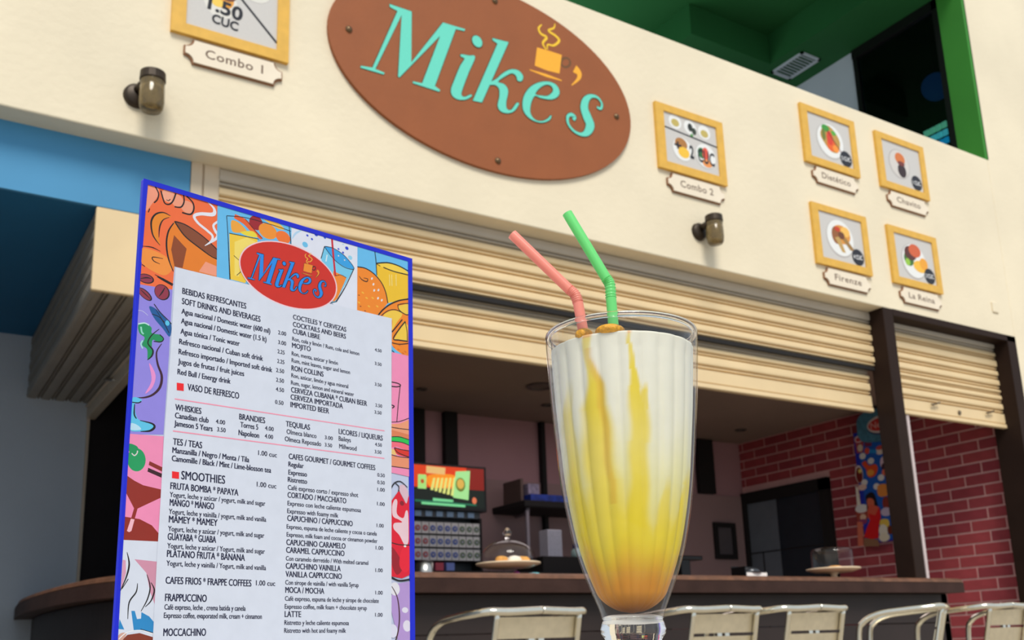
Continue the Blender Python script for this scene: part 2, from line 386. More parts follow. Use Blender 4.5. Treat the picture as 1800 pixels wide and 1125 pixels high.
# ================================================================== SHUTTERS
def slat_prof(z0, z1, y, groove=.032):
    g = min(groove, (z1-z0)*.42)
    return [(y+.014, z1), (y+.002, z1-.004), (y-.004, z1-.012), (y-.006, (z0+z1)/2+.006), (y-.005, z0+g+.006), (y+.002, z0+g), (y+.020, z0+g-.001),
            (y+.022, z0+g*.62), (y+.004, z0+g*.60), (y+.003, z0+g*.42), (y+.010, z0+g*.34), (y+.024, z0+g*.30), (y+.024, z0), (y+.03, z0), (y+.03, z1)]
def shutter(name, label, x0, x1, y, zs, rail, m, rm=None, gm=None, parent_loc=None):
    t = thing(name, label, 'shutter', ((x0+x1)/2, y, (rail[1] if rail else zs[-1])))
    for i in range(len(zs)-1):
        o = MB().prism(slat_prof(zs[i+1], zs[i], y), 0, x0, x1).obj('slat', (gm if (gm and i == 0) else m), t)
    if rail:
        z1, z0 = rail
        MB().prism([(y+.014, z1), (y-.004, z1-.006), (y-.006, z0+.045), (y+.004, z0+.04), (y-.012, z0+.034), (y-.014, z0+.006), (y-.008, z0), (y+.02, z0), (y+.02, z1)], 0, x0, x1).obj('bottom_rail', rm or m, t)
    return t
ts = shutter('roller_shutter', 'upper curtain of wide cream roller shutter below the brown oval sign', 1.28, 6.25, YS, [3.137, 3.036, 2.958, 2.869, 2.783, 2.70], None, SHUT, gm=SHUT_SHADE)
MB().box((1.29, YS+.002, 2.672), (6.24, YS+.03, 2.70)).obj('gap_shadow', BLACKM, ts)  # black strip standing in for the shadow between the two curtains
shutter('roller_shutter', 'lower cream roller shutter curtain with bottom rail above the bar opening', 1.28, 6.215, YS+.046, [2.76, 2.645, 2.581, 2.486], (2.486, 2.352), SHUT, gm=SHUT_SHADE)
t = shutter('roller_shutter', 'narrow cream roller shutter with latches right of the dark pillar', 6.362, XR-.06, YS, [3.137, 3.025, 2.956, 2.862, 2.783, 2.697, 2.649, 2.576, 2.49], (2.49, 2.36), SHUT, gm=SHUT_SHADE)
def zz(ox, oy, s): return lambda a, b: (ox+a/s, oy+b/s)
zs_ = zz(1480, 520, 3.75)
for (a, b) in [(605, 715), (965, 770)]:
    p = PY(*zs_(a, b), YS-.01)
    MB().tube([p+Vector((-.05, -.015, -.012)), p+Vector((.05, -.02, .014))], .007, 8).tube([p+Vector((0, .005, 0)), p+Vector((0, -.03, 0))], .008, 8).obj('latch', mat('old_metal', srgb(120, 105, 85), .5, metal=.6), t)
p = PY(*zs_(775, 770), YS-.01)
MB().lathe([(.0, .006), (.016, .006), (.02, 0)], p, 16, (0, -1, 0)).obj('lock', mat('old_metal', srgb(120, 105, 85), .5, metal=.6), t)
# shutter housing in the alcove, running back
t = thing('shutter_housing', 'ribbed grey shutter housing under the blue ceiling left of the menu', 'shutter', (.92, 5.8, 2.39))
X0, X1, Z0, Z1 = .715, 1.132, 2.39, 2.803
bevel(MB().box((X0+.0, YS, Z0), (X1, YS+.03, Z1)).obj('end_cap', SHUT, t), .006)
n = 5
SH2 = mat('shutter_grey_shade', srgb(158, 148, 134), .5, noise=.1, nscale=5)  # grey set darker to carry the alcove shade on the slats
for i in range(n):
    a, b = Z1-(Z1-Z0)*i/n, Z1-(Z1-Z0)*(i+1)/n
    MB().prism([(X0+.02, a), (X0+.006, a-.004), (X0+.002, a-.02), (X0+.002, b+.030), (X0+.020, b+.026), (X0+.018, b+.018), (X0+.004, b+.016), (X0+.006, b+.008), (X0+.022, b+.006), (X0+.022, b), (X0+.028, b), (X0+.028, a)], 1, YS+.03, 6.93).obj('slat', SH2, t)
for i in range(n):
    a, b = X0+(X1-X0)*i/n, X0+(X1-X0)*(i+1)/n
    MB().prism([(a, Z0+.02), (a+.004, Z0+.006), (a+.02, Z0+.002), (b-.030, Z0+.002), (b-.026, Z0+.02), (b-.018, Z0+.018), (b-.016, Z0+.004), (b-.008, Z0+.006), (b-.006, Z0+.022), (b, Z0+.022), (b, Z0+.028), (a, Z0+.028)], 1, YS+.03, 6.93).obj('slat', SH2, t)
bevel(MB().box((1.08, YS+.03, 2.285), (1.135, 6.93, 2.388)).box((1.07, YS+.03, 2.365), (1.085, 6.93, 2.375)).obj('bottom_rail', mat('jamb_cream', srgb(214, 196, 172), .6), t), .004)
MB().tube([PX(178, 667, 1.07), PX(200, 668, 1.07)], .008, 8).obj('handle', STEEL, t)

# ================================================================== BAR COUNTER
ct = thing('bar_counter', 'long dark brown bar counter with worn edge curving back at the left', 'counter', (3.5, 4.5, 0))
def offs(path, d):
    out = []
    for i, p in enumerate(path):
        t_ = (path[min(i+1, len(path)-1)]-path[max(i-1, 0)]).normalized(); out.append(p+Vector((t_.y, -t_.x))*(-d))
    return out
front = crom([Vector(q) for q in [(6.43, 4.32), (4.5, 4.32), (2.2, 4.32), (1.5, 4.34), (1.12, 4.44), (.90, 4.66), (.785, 5.0), (.715, 5.6), (.70, 6.3), (.745, 6.93)]], 8)
def ribbon(prof, m, name, parent, path=front):
    """prof list of (inward offset, z) swept along the front path"""
    b = MB(); L = [[Vector((q.x, q.y, z_)) for q in offs(path, -d)] for d, z_ in prof]; n = len(path); P = len(prof)
    for l in L: b.v += [tuple(q) for q in l]
    for j in range(P):
        for i in range(n-1): b.f.append((j*n+i, j*n+i+1, ((j+1) % P)*n+i+1, ((j+1) % P)*n+i))
    b.f.append(tuple(j*n for j in range(P))); b.f.append(tuple(j*n+n-1 for j in reversed(range(P))))
    return b.obj(name, m, parent)
ribbon([(0, .995), (0, 1.062), (.02, 1.066), (.36, 1.066), (.36, .995)], COUNTER, 'worktop', ct)
ribbon([(.004, 1.066), (.012, 1.084), (.045, 1.095), (.36, 1.095), (.36, 1.066)], EDGEW, 'edge_board', ct)
MB().box((1.15, 4.67, .995), (6.43, 5.0, 1.095)).obj('worktop_back', COUNTER, ct)
for k, (z0, z1) in enumerate([(.80, .993), (.60, .795), (.40, .595), (.20, .395), (.02, .195)]):
    path = [q for q in front if q.x < 6.41]
    path = [Vector((6.36, 4.32))]+path[1:]
    ribbon([(.10, z0), (.10, z1-.004), (.105, z1), (.16, z1), (.16, z0)], mat('counter_base', srgb(40, 28, 26), .6, noise=.2, nscale=5), 'panel', ct, path)
MB().box((6.30, 4.42, 0), (6.365, 4.98, .99)).obj('end_panel', BROWN, ct)

# ================================================================== BRAND SIGN (oval)
letters = {}
Mp = [(372,22),(490,62),(488,330),(655,120),(772,155),(768,165),(722,155),(612,455),(640,475),(636,485),(497,440),(495,430),(545,440),(640,190),(425,410),(418,405),(437,80),(298,365),(347,385),(343,394),(220,358),(222,348),(283,358),(415,60),(375,38)]
Ip = [(750,288),(790,294),(824,302),(790,385),(760,465),(752,500),(768,512),(800,500),(806,508),(775,526),(735,526),(705,507),(697,475),(712,430),(745,350),(768,312),(750,300)]
K1 = [(915,202),(1001,224),(860,542),(812,532),(942,232),(917,214)]
K2 = [(900,436),(935,418),(970,388),(1010,368),(1050,372),(1076,400),(1070,428),(1048,426),(1040,402),(1018,388),(985,402),(945,432),(978,446),(998,480),(988,540),(992,575),(1015,580),(1042,545),(1055,550),(1032,585),(1000,598),(962,590),(943,560),(952,510),(950,470),(930,450),(900,448)]
E1 = [(1226,614),(1214,636),(1168,648),(1112,626),(1078,582),(1077,522),(1105,470),(1150,440),(1205,431),(1250,448),(1269,485),(1256,514),(1220,526),(1170,518),(1138,508),(1118,550),(1116,598),(1140,632),(1175,640),(1205,628),(1221,611)]
E2 = [(1142,497),(1175,506),(1208,506),(1234,482),(1226,456),(1198,448),(1165,465)]
Ss = [(1466,566),(1486,574),(1492,548),(1470,516),(1435,508),(1408,530),(1400,572),(1415,618),(1430,660),(1415,698),(1385,710),(1345,692),(1316,655),(1312,618),(1330,605),(1348,618),(1342,634)]
Sw = [10, 12, 10, 12, 18, 32, 42, 48, 46, 32, 16, 12, 12, 14, 16, 18, 14]
Ap = [(1350,362),(1372,385),(1370,415),(1334,450)]; Aw = [44, 30, 16, 4]
def word_art(pr, T, k, fill, edge, cupc, ringc, ew, steamc):
    """T maps sign-zoom pixels to plane coordinates; k = plane units per zoom pixel"""
    M_ = lambda L: [T(*p) for p in L]
    for L, sm in ((Mp, False), (Ip, True), (K1, False), (K2, True)):
        pr.poly(M_(L), edge, smooth=sm, outline=ew, ocol=edge)
    pr.poly(M_(E1), edge, smooth=True, holes=[M_(E2)], outline=ew, ocol=edge)
    pr.stroke(M_(Ss), [w*k+2*ew for w in Sw], edge); pr.ell(T(835, 220), 24*k+ew, 26*k+ew, edge)
    for L, sm in ((Mp, False), (Ip, True), (K1, False), (K2, True)): pr.poly(M_(L), fill, smooth=sm)
    pr.poly(M_(E1), fill, smooth=True, holes=[M_(E2)])
    pr.stroke(M_(Ss), [w*k for w in Sw], fill); pr.ell(T(835, 220), 24*k, 26*k, fill)
def cup_art(pr, T, k, cupc, ringc, steamc, edge=None, ew=0):
    M_ = lambda L: [T(*p) for p in L]
    cup = [(1152,250),(1215,268),(1282,290),(1270,388),(1205,372),(1140,346)]
    if edge:
        pr.stroke(M_([(1113,368),(1200,398),(1282,425)]), [8*k+ew, 14*k+2*ew, 8*k+ew], edge, smooth=False)
        pr.poly(M_(cup), edge, outline=ew, ocol=edge); pr.stroke(M_(Ap), [w*k+2*ew for w in Aw], edge)
    ring = [(1303+24*math.cos(a*PI/8), 330+24*math.sin(a*PI/8)) for a in range(17)]
    pr.stroke(M_(ring), 11*k, ringc)
    pr.poly(M_(cup), cupc); pr.stroke(M_([(1113,368),(1200,398),(1282,425)]), [4*k, 14*k, 5*k], cupc, smooth=False)
    pr.stroke(M_(Ap), [w*k for w in Aw], cupc)
    pr.stroke(M_([(1176,130),(1160,150),(1172,178),(1202,198),(1182,228),(1200,262)]), [5*k, 10*k, 11*k, 12*k, 10*k, 6*k], steamc)
    pr.stroke(M_([(1246,125),(1240,148),(1212,162),(1250,190),(1268,215),(1240,240),(1208,236),(1206,262)]), [4*k, 8*k, 10*k, 12*k, 12*k, 10*k, 8*k, 5*k], steamc)
sg = thing('oval_sign', 'large brown oval sign with turquoise name lettering on the cream wall', 'sign', (2.832, 4.545, 3.42))
cx_, cz_, ra, rb = 2.832, 4.035, 1.042, .614
m = MB(); m.prism([(cx_+ra*math.cos(2*PI*i/96), cz_+rb*math.sin(2*PI*i/96)) for i in range(96)], 1, 4.538, YF)
sb = bevel(m.obj('board', SIGNB, sg), .004)
pr = Print((0, 4.538, 0), (1, 0, 0), (0, 0, 1), (0, -1, 0), .0002)
Ts = lambda a, b: (lambda p: (p.x, p.z))(PY(560+a/3, b/3, 4.538))
ks = (Ts(900, 300)[0]-Ts(800, 300)[0])/100
k_ = .00145
word_art(pr, Ts, k_, srgb(104, 216, 194), srgb(70, 62, 34), None, None, .0045, None)
pr.obj('lettering', PRINT, sb)
pr = Print((0, 4.538, 0), (1, 0, 0), (0, 0, 1), (0, -1, 0), .0002)
cup_art(pr, Ts, k_, srgb(252, 176, 44), srgb(110, 72, 34), srgb(248, 200, 40))
pr.obj('cup_emblem', PRINT, sb)
for x, zc in [(1.91, 4.048), (3.756, 4.03), (2.86, 4.561), (2.845, 3.493)]:
    MB().lathe([(0, .012), (.012, .012), (.014, .006), (.02, .004), (.02, 0)], (x, 4.538, zc), 14, (0, -1, 0)).obj('screw', mat('screw_bronze', srgb(120, 96, 70), .35, metal=.8), sg, smooth=True)

# ================================================================== PICTURE FRAMES + PLAQUES
def picture(name, label, rect, inner):
    x0, x1, z0, z1 = rect; a0, a1, b0, b1 = inner
    t = thing(name, label, 'picture', ((x0+x1)/2, 4.545, z0), 'gold framed food pictures on the cream wall')
    m = MB().prism([(x0, z0), (x1, z0), (x1, b0), (x0, b0)], 1, 4.535, YF).prism([(x0, b1), (x1, b1), (x1, z1), (x0, z1)], 1, 4.535, YF)
    m.prism([(x0, b0), (a0, b0), (a0, b1), (x0, b1)], 1, 4.535, YF).prism([(a1, b0), (x1, b0), (x1, b1), (a1, b1)], 1, 4.535, YF)
    m.obj('frame', GOLD, t)
    pr = Print((a0, 4.545, b0), (1, 0, 0), (0, 0, 1), (0, -1, 0), .00015)
    w, h = a1-a0, b1-b0
    pr.poly([(0, 0), (w, 0), (w, h), (0, h)], srgb(206, 202, 198))
    return t, pr, w, h
def plaque(label, x0, x1, z0, z1, txt, group=None):
    t = thing('name_plaque', label, 'plaque', ((x0+x1)/2, 4.55, z0), 'ivory name plaques under the pictures')
    def shape(g):
        r = .042; P = []
        X0_, X1_, Z0_, Z1_ = x0-g, x1+g, z0-g, z1+g
        for cx, cz, a0 in ((X0_, Z0_, 90), (X1_, Z0_, 180), (X1_, Z1_, 270), (X0_, Z1_, 0)):
            for k in range(7):
                a = math.radians(a0-k*15); P.append((cx+(r)*math.cos(a), cz+(r)*math.sin(a)))
        return P
    MB().prism(shape(.007), 1, 4.548, YF).obj('backing', PLQE, t)
    pp = MB().prism(shape(0), 1, 4.541, 4.549).obj('plate', PLQ, t)
    pr = Print((0, 4.541, 0), (1, 0, 0), (0, 0, 1), (0, -1, 0), .0002)
    w = x1-x0; h = (z1-z0)
    lw = min(w*.64, .042*len(txt)); cc = (x0+x1)/2
    pr.text(txt, (cc-lw/2, z0+h*.34), (cc+lw/2, z0+h*.34), h*.40, srgb(110, 84, 66), bold=.014, spacing=1.08)
    pr.obj('lettering', PRINT, pp)
FI = [
 ('Combo 1', .975, 3.735, 'gold framed combo picture left of the oval sign, cut by the top'),
 ('Combo 2', 4.093, 3.760, 'gold framed combo picture right of the oval sign, above a wall lamp'),
 ('Dietético', 5.535, 4.162, 'gold framed picture of salad plate, upper left of the group of four'),
 ('Chavito', 6.390, 4.160, 'gold framed picture of small bun on plate, upper right of the four'),
 ('Firenze', 5.538, 3.357, 'gold framed picture of golden sandwich plate, lower left of the four'),
 ('La Reina', 6.393, 3.356, 'gold framed picture of burger with fries, lower right of the four')]
WH, BK = srgb(236, 236, 234), srgb(16, 18, 28)
BKA = (.012, .012, .02, 1)
for nm, x0, z0, lb in FI:
    wd, ht = (.598, .485) if nm == 'Combo 1' else (.608, .48)
    t, pr, w, h = picture('picture_frame', lb, (x0, x0+wd, z0, z0+ht), (x0+.07, x0+wd-.063, z0+.058, z0+ht-.052))
    U = lambda u, v: (u*w, v*h)
    if nm == 'Combo 1':
        pr.ell(U(.36, .50), .085, .095, srgb(226, 222, 214)); pr.ell(U(.40, .55), .05, .055, srgb(232, 160, 60)); pr.ell(U(.44, .64), .045, .04, srgb(120, 70, 50))
        pr.ell(U(.33, .47), .03, .025, srgb(245, 205, 90)); pr.ell(U(.75, .84), .08, .07, srgb(226, 222, 214)); pr.ell(U(.77, .85), .035, .03, srgb(150, 80, 60))
        pr.stroke([U(.30, 1.0), U(1, .12)], .012, BKA, smooth=False)
        pr.text('P', U(.13, .68), U(.24, .72), .07, BKA, .03)
        pr.text('1.50', U(.22, .34), U(.60, .29), .075, BKA, .03); pr.text('CUC', U(.27, .15), U(.56, .12), .05, BKA, .03)
    elif nm == 'Combo 2':
        for (u, v) in ((.22, .86), (.50, .84), (.77, .83)): pr.ell(U(u, v), .055, .052, WH)
        for (u, v) in ((.22, .84), (.77, .80)): pr.ell(U(u, v), .035, .028, srgb(196, 176, 96))
        pr.ell(U(.50, .84), .022, .03, srgb(40, 45, 40)); pr.ell(U(.57, .78), .02, .026, srgb(50, 60, 45)); pr.ell(U(.52, .68), .012, .014, srgb(70, 150, 60))
        pr.stroke([U(0, .70), U(1, .60)], .010, BKA, smooth=False)
        pr.ell(U(.32, .34), .085, .085, WH); pr.ell(U(.30, .44), .055, .045, srgb(176, 120, 60)); pr.ell(U(.34, .28), .05, .04, srgb(245, 195, 60))
        pr.ell(U(.76, .34), .09, .09, WH); pr.ell(U(.68, .38), .035, .04, srgb(50, 110, 60)); pr.ell(U(.76, .38), .03, .05, srgb(220, 80, 60)); pr.ell(U(.78, .2), .045, .03, srgb(235, 150, 80))
        pr.text('+', U(.17, .30), U(.30, .30), .07, BKA, .03); pr.text('2', U(.45, .22), U(.53, .22), .09, BKA, .03); pr.text('CUC', U(.60, .20), U(.92, .18), .095, BKA, .02)
    else:
        if nm == 'Dietético':
            pr.ell(U(.50, .48), .155, .15, srgb(190, 186, 182)); pr.ell(U(.51, .50), .145, .14, WH)
            pr.poly([U(.28, .58), U(.36, .76), U(.5, .84), U(.66, .72), U(.74, .52), U(.66, .28), U(.5, .26), U(.36, .4)], srgb(190, 150, 70), True)
            pr.ell(U(.42, .76), .045, .03, srgb(60, 150, 50)); pr.ell(U(.60, .70), .03, .02, srgb(90, 170, 60)); pr.ell(U(.52, .40), .05, .05, srgb(235, 100, 30)); pr.ell(U(.50, .56), .035, .06, srgb(220, 60, 35)); pr.ell(U(.62, .35), .035, .03, srgb(250, 150, 50))
            pr.ell(U(.36, .6), .02, .05, srgb(110, 120, 40)); pr.stroke([U(.45, .72), U(.75, .3)], .008, srgb(120, 30, 20), smooth=False); b = '3 CUC'
        elif nm == 'Chavito':
            pr.ell(U(.42, .52), .13, .13, srgb(184, 178, 174)); pr.ell(U(.43, .53), .12, .12, srgb(214, 208, 202)); pr.ell(U(.48, .38), .052, .06, srgb(50, 26, 28)); pr.ell(U(.46, .66), .062, .052, srgb(214, 118, 52)); pr.ell(U(.48, .55), .045, .02, srgb(120, 50, 40)); b = '1 CUC'
        elif nm == 'Firenze':
            pr.ell(U(.46, .50), .15, .15, srgb(184, 178, 174)); pr.ell(U(.47, .52), .145, .142, WH)
            pr.ell(U(.5, .6), .1, .075, srgb(222, 150, 60)); pr.ell(U(.38, .56), .05, .07, srgb(150, 90, 45)); pr.ell(U(.6, .68), .05, .04, srgb(245, 190, 90)); pr.poly([U(.34, .5), U(.45, .55), U(.56, .22), U(.48, .22)], srgb(196, 158, 90)); pr.poly([U(.5, .52), U(.6, .55), U(.78, .32), U(.68, .3)], srgb(160, 120, 60))
            pr.ell(U(.5, .58), .035, .03, srgb(110, 60, 30)); pr.ell(U(.42, .70), .03, .02, srgb(200, 60, 30)); b = '4 CUC'
        else:
            pr.ell(U(.46, .44), .15, .15, srgb(184, 178, 174)); pr.ell(U(.48, .46), .145, .14, WH)
            pr.ell(U(.34, .48), .06, .06, srgb(60, 110, 40)); pr.ell(U(.40, .62), .075, .06, srgb(90, 40, 30)); pr.ell(U(.52, .70), .075, .055, srgb(212, 96, 52)); pr.ell(U(.62, .36), .085, .05, srgb(248, 190, 60)); pr.ell(U(.72, .44), .05, .05, srgb(240, 165, 45)); pr.ell(U(.30, .40), .03, .03, srgb(150, 200, 60)); b = '3 CUC'
        cc = (.84*w, .19*h); pr.ell(cc, .066, .066, BKA)
        pr.text(b, (cc[0]-.05, cc[1]-.017), (cc[0]+.05, cc[1]-.013), .034, (.85, .85, .85, 1), .02)
    pr.obj('photo', PRINTG, t)
    plaque('ivory scalloped plaque under the %s' % {'Combo 1': 'combo picture left of the oval sign', 'Combo 2': 'combo picture right of the oval sign', 'Dietético': 'salad plate picture', 'Chavito': 'small bun picture', 'Firenze': 'golden sandwich picture', 'La Reina': 'burger and fries picture'}[nm], x0+.075, x0+wd-.035, z0-.14, z0-.02, nm)

# ================================================================== WALL LAMPS
def jar_lamp(label, px, py):
    c = PY(px, py, 4.50)
    t = thing('wall_lamp', label, 'lamp', (c.x, YF, c.z-.1), 'jar shaped wall lamps on the cream wall')
    DB = mat('lamp_dark', srgb(58, 46, 34), .45, metal=.4, noise=.2, nscale=40)
    b = Vector((c.x-.035, YF, c.z+.015))
    MB().lathe([(0, .03), (.045, .03), (.058, .02), (.062, .0)], b, 24, (0, -1, 0)).obj('backplate', DB, t, smooth=True)
    MB().tube([b+Vector((0, -.02, .02)), b+Vector((.01, -.06, .03)), Vector((c.x, 4.47, c.z+.055))], .022, 12).obj('arm', DB, t, smooth=True)
    q = Vector((c.x+.015, 4.46, c.z))
    MB().lathe([(0, .105), (.05, .105), (.058, .10), (.06, .06), (.056, .055), (0, .055)], q, 24).obj('cap', DB, t)
    MB().lathe([(.054, .056), (.056, .045), (.053, .04), (.056, .034), (.053, .028), (.057, .02), (.058, -.05), (.054, -.08), (.045, -.095), (0, -.097)], q, 24).obj('jar', mat('amber_jar_glass', srgb(150, 128, 84), .12, trans=.55, noise=.35, nscale=25), t, smooth=True)
    MB().lathe([(0, .03), (.02, .025), (.03, 0), (.028, -.03), (.015, -.05), (0, -.055)], q, 16).obj('bulb', mat('bulb_white', srgb(225, 215, 190), .3, noise=0), t, smooth=True)
jar_lamp('jar shaped wall lamp with dark cap beneath the left combo picture', 258, 168)
jar_lamp('jar shaped wall lamp with dark cap below the Combo 2 plaque', 1246, 408)
m = MB(); q = PY(1748, 541, YF)
bevel(MB().box((q.x-.04, YF-.012, q.z-.045), (q.x+.04, YF, q.z+.045)).obj('wall_box', CREAM, loc=(q.x, YF, q.z)), .008)
setp(bpy.data.objects['wall_box'], 'small square cover painted cream on the wall right of the last plaque', 'cover')

# ================================================================== BACK OF THE BAR
def blk(name, a, b, m, parent=None, bv=.004):
    return bevel(MB().box(a, b).obj(name, m, parent, loc=None if parent else ((a[0]+b[0])/2, (a[1]+b[1])/2, min(a[2], b[2]))), bv)
# black wall strips / rails
for i, (x0, x1, za, zb_, lb) in enumerate([(3.90, 4.035, 2.1, 2.84, 'black vertical wall strip nearest the menu'), (4.237, 4.368, 2.1, 2.84, 'black vertical wall strip above the lit screen'),
      (5.285, 5.33, 1.4, 2.84, 'narrow black rail behind the wall shelf'), (7.29, 7.508, 2.255, 2.84, 'short black wall panel right of the milkshake glass')]):
    o = blk('wall_strip', (x0, 7.80, za), (x1, 7.867, zb_), BLACKM); setp(o, lb, 'wall panel')
t = thing('hatch_frame', 'small black framed hatch low on the mauve back wall', 'frame', (7.61, 7.85, 1.56))
m = MB(); a0, a1, b0, b1 = 7.457, 7.767, 1.565, 1.952; q = .05
m.box((a0, 7.82, b0), (a1, 7.852, b0+q)).box((a0, 7.82, b1-q), (a1, 7.852, b1)).box((a0, 7.82, b0+q), (a0+q, 7.852, b1-q)).box((a1-q, 7.82, b0+q), (a1, 7.852, b1-q)).obj('frame', BLACKM, t)
MB().box((a0+q, 7.842, b0+q), (a1-q, 7.852, b1-q)).obj('panel', mat('hatch_panel', srgb(90, 84, 88), .5), t)
# back bar unit
t = thing('back_bar', 'low dark back bar unit carrying the screen and carton rack', 'cabinet', (4.6, 7.3, 0))
MB().box((2.2, 7.0, 1.28), (5.4, 7.85, 1.335)).obj('top', BLACKM, t)
for x0 in (2.2, 3.0, 3.8, 4.6): MB().box((x0+.01, 7.03, .05), (x0+.79, 7.06, 1.27)).obj('door', mat('cabinet_brown', srgb(60, 44, 40), .6), t)
MB().box((2.2, 7.06, 0), (5.4, 7.85, 1.28)).obj('body', BLACKM, t)
o = blk('ledge_box', (4.76, 7.08, 1.335), (5.45, 7.5, 1.475), BLACKM); setp(o, 'long black box behind the first domed cake stand', 'box')
# lit screen
t = thing('display_screen', 'lit red and green advertising screen above the carton rack', 'screen', (3.85, 7.3, 1.87))
bevel(MB().box((3.05, 7.30, 1.857), (4.355, 7.40, 2.245)).obj('casing', BLACK, t), .006)
pr = Print((0, 7.298, 0), (1, 0, 0), (0, 0, 1), (0, -1, 0), .0003)
zt_ = zz(725, 800, 5.357)
T = lambda a, b: (lambda p: (p.x, p.z))(PY(*zt_(a, b), 7.298))
L_ = lambda l: [T(*q) for q in l]
x0s, x1s, z0s, z1s = 3.07, 4.33, 1.885, 2.225
pr.poly([(x0s, z0s), (x1s, z0s), (x1s, z1s), (x0s, z1s)], srgb(12, 26, 20))
pr.poly([(x0s, 2.04), (x1s, 2.04), (x1s, z1s), (x0s, z1s)], srgb(222, 62, 14)); pr.poly([(4.16, 2.04), (x1s, 2.04), (x1s, z1s), (4.16, z1s)], srgb(130, 24, 12))
pr.poly(L_([(150, 190), (390, 190), (385, 290), (170, 300)]), srgb(250, 150, 30), True)
pr.poly(L_([(130, 100), (310, 120), (305, 185), (128, 168)]), srgb(232, 190, 120))
pr.poly(L_([(52, 180), (130, 185), (130, 318), (50, 312)]), srgb(170, 235, 130)); pr.ell(T(92, 245), .017, .02, srgb(190, 90, 40))
for k in range(6):
    a = 180+k*38; pr.poly(L_([(a+15, 215), (a+35, 215), (a+14, 330+k*11), (a-12, 326+k*11)]), srgb(225, 235, 130))
pr.poly(L_([(405, 155), (540, 150), (525, 425), (380, 400)]), srgb(165, 232, 150), False); pr.ell(T(450, 280), .047, .06, srgb(110, 130, 50)); pr.ell(T(450, 272), .034, .042, srgb(222, 178, 80))
pr.poly(L_([(20, 415), (600, 465), (600, 480), (20, 435)]), srgb(30, 110, 80))
pr.poly(L_([(190, 403), (382, 422), (380, 445), (190, 432)]), srgb(120, 215, 150)); pr.poly(L_([(82, 438), (495, 470), (495, 493), (82, 462)]), srgb(120, 215, 150))
pr.ell(T(580, 430), .022, .028, srgb(225, 120, 80))
pr.obj('picture', SCREEN, t)
# rack of round-labelled cartons
rk = thing('carton_rack', 'dark rack holding three rows of round-labelled white cartons', 'rack', (3.95, 7.4, 1.335))
MB().box((3.2, 7.33, 1.80), (4.30, 7.5, 1.855)).box((3.2, 7.46, 1.335), (4.30, 7.5, 1.80)).obj('back', mat('rack_grey', srgb(60, 66, 72), .5), rk)
for z0 in (1.445, 1.553, 1.661): MB().box((3.2, 7.30, z0-.006), (4.30, 7.46, z0)).obj('shelf', BLACKM, rk)
MB().box((4.282, 7.30, 1.335), (4.30, 7.46, 1.80)).obj('side', BLACKM, rk)
for k in range(10): MB().box((3.28+k*.1, 7.322, 1.805), (3.34+k*.1, 7.33, 1.85)).obj('light_cell', mat('rack_pale', srgb(120, 150, 180), .4), rk)
WC = mat('white_carton', srgb(205, 205, 205), .6, noise=.03)
cols = {'red': srgb(170, 60, 62), 'blue': srgb(50, 84, 165), 'green': srgb(78, 108, 66)}
bx = MB().box((-.031, 0, 0), (.031, .12, .095)).mesh('carton'); bx.materials.append(WC)
dm = {}
for cn, cc in cols.items():
    d = MB().lathe([(0, .003), (.024, .003), (.0245, 0)], (0, 0, .045), 16, (0, -1, 0)).mesh('disc_'+cn); d.materials.append(mat('disc_'+cn, cc, .5, noise=0)); dm[cn] = d
d2 = MB().lathe([(0, .0045), (.012, .0045), (.0122, .003)], (0, 0, .045), 12, (0, -1, 0)).mesh('disc_c'); d2.materials.append(mat('disc_centre', srgb(150, 150, 165), .5, noise=0))
ordw = ['first', 'second', 'third', 'fourth', 'fifth', 'sixth', 'seventh', 'eighth', 'ninth']
for r_, z0 in enumerate((1.661, 1.553, 1.445)):
    for k in range(9):
        cn = 'red' if k < 2 else ('blue' if k < 6 else 'green')
        o = bpy.data.objects.new('carton', bx); C.objects.link(o); o.location = (3.70+k*.069, 7.31, z0)
        setp(o, 'white carton with %s round label, %s from the left in the %s row' % (cn, ordw[k], ('top', 'middle', 'bottom')[r_]), 'carton', 'round labelled cartons in the rack')
        e = bpy.data.objects.new('round_label', dm[cn]); C.objects.link(e); e.parent = o
        e = bpy.data.objects.new('label_centre', d2); C.objects.link(e); e.parent = o
for k, (x, cc, lb) in enumerate([(3.70, (70, 90, 190), 'blue'), (3.80, (180, 60, 80), 'red'), (3.90, (110, 130, 200), 'pale blue')]):
    o = blk('small_packet', (x, 7.2, 1.337), (x+.075, 7.26, 1.415), mat('packet_%d' % k, srgb(*cc), .5), bv=.003); setp(o, 'small %s packet standing below the carton rack' % lb, 'packet')
# wall shelf with items
t = thing('wall_shelf', 'black wall shelf on a grey bracket behind the milkshake glass', 'shelf', (5.1, 7.3, 1.9))
bevel(MB().box((4.74, 7.30, 1.925), (6.0, 7.86, 1.985)).obj('board', BLACKM, t), .01)
MB().tube([(4.80, 7.36, 1.47), (4.80, 7.36, 1.90), (4.81, 7.36, 1.915), (4.96, 7.6, 1.915), (5.0, 7.84, 1.915)], .02, 8).obj('bracket', mat('bracket_grey', srgb(150, 140, 148), .4, metal=.3), t)
o = blk('upright_board', (4.80, 7.45, 1.985), (4.83, 7.75, 2.20), mat('board_brown', srgb(96, 78, 72), .7)); setp(o, 'brown upright board standing at the left end of the wall shelf', 'board')
o = blk('blue_box', (4.86, 7.38, 1.985), (5.35, 7.6, 2.055), mat('box_blue', srgb(30, 60, 160), .5, noise=.5, nscale=30)); setp(o, 'long dark blue box lying on the wall shelf', 'box')
o = blk('small_carton', (4.88, 7.45, 2.056), (5.0, 7.55, 2.16), mat('box_pale', srgb(150, 140, 165), .5, noise=.5, nscale=30)); setp(o, 'small pale carton with red mark on top of the blue box', 'box')
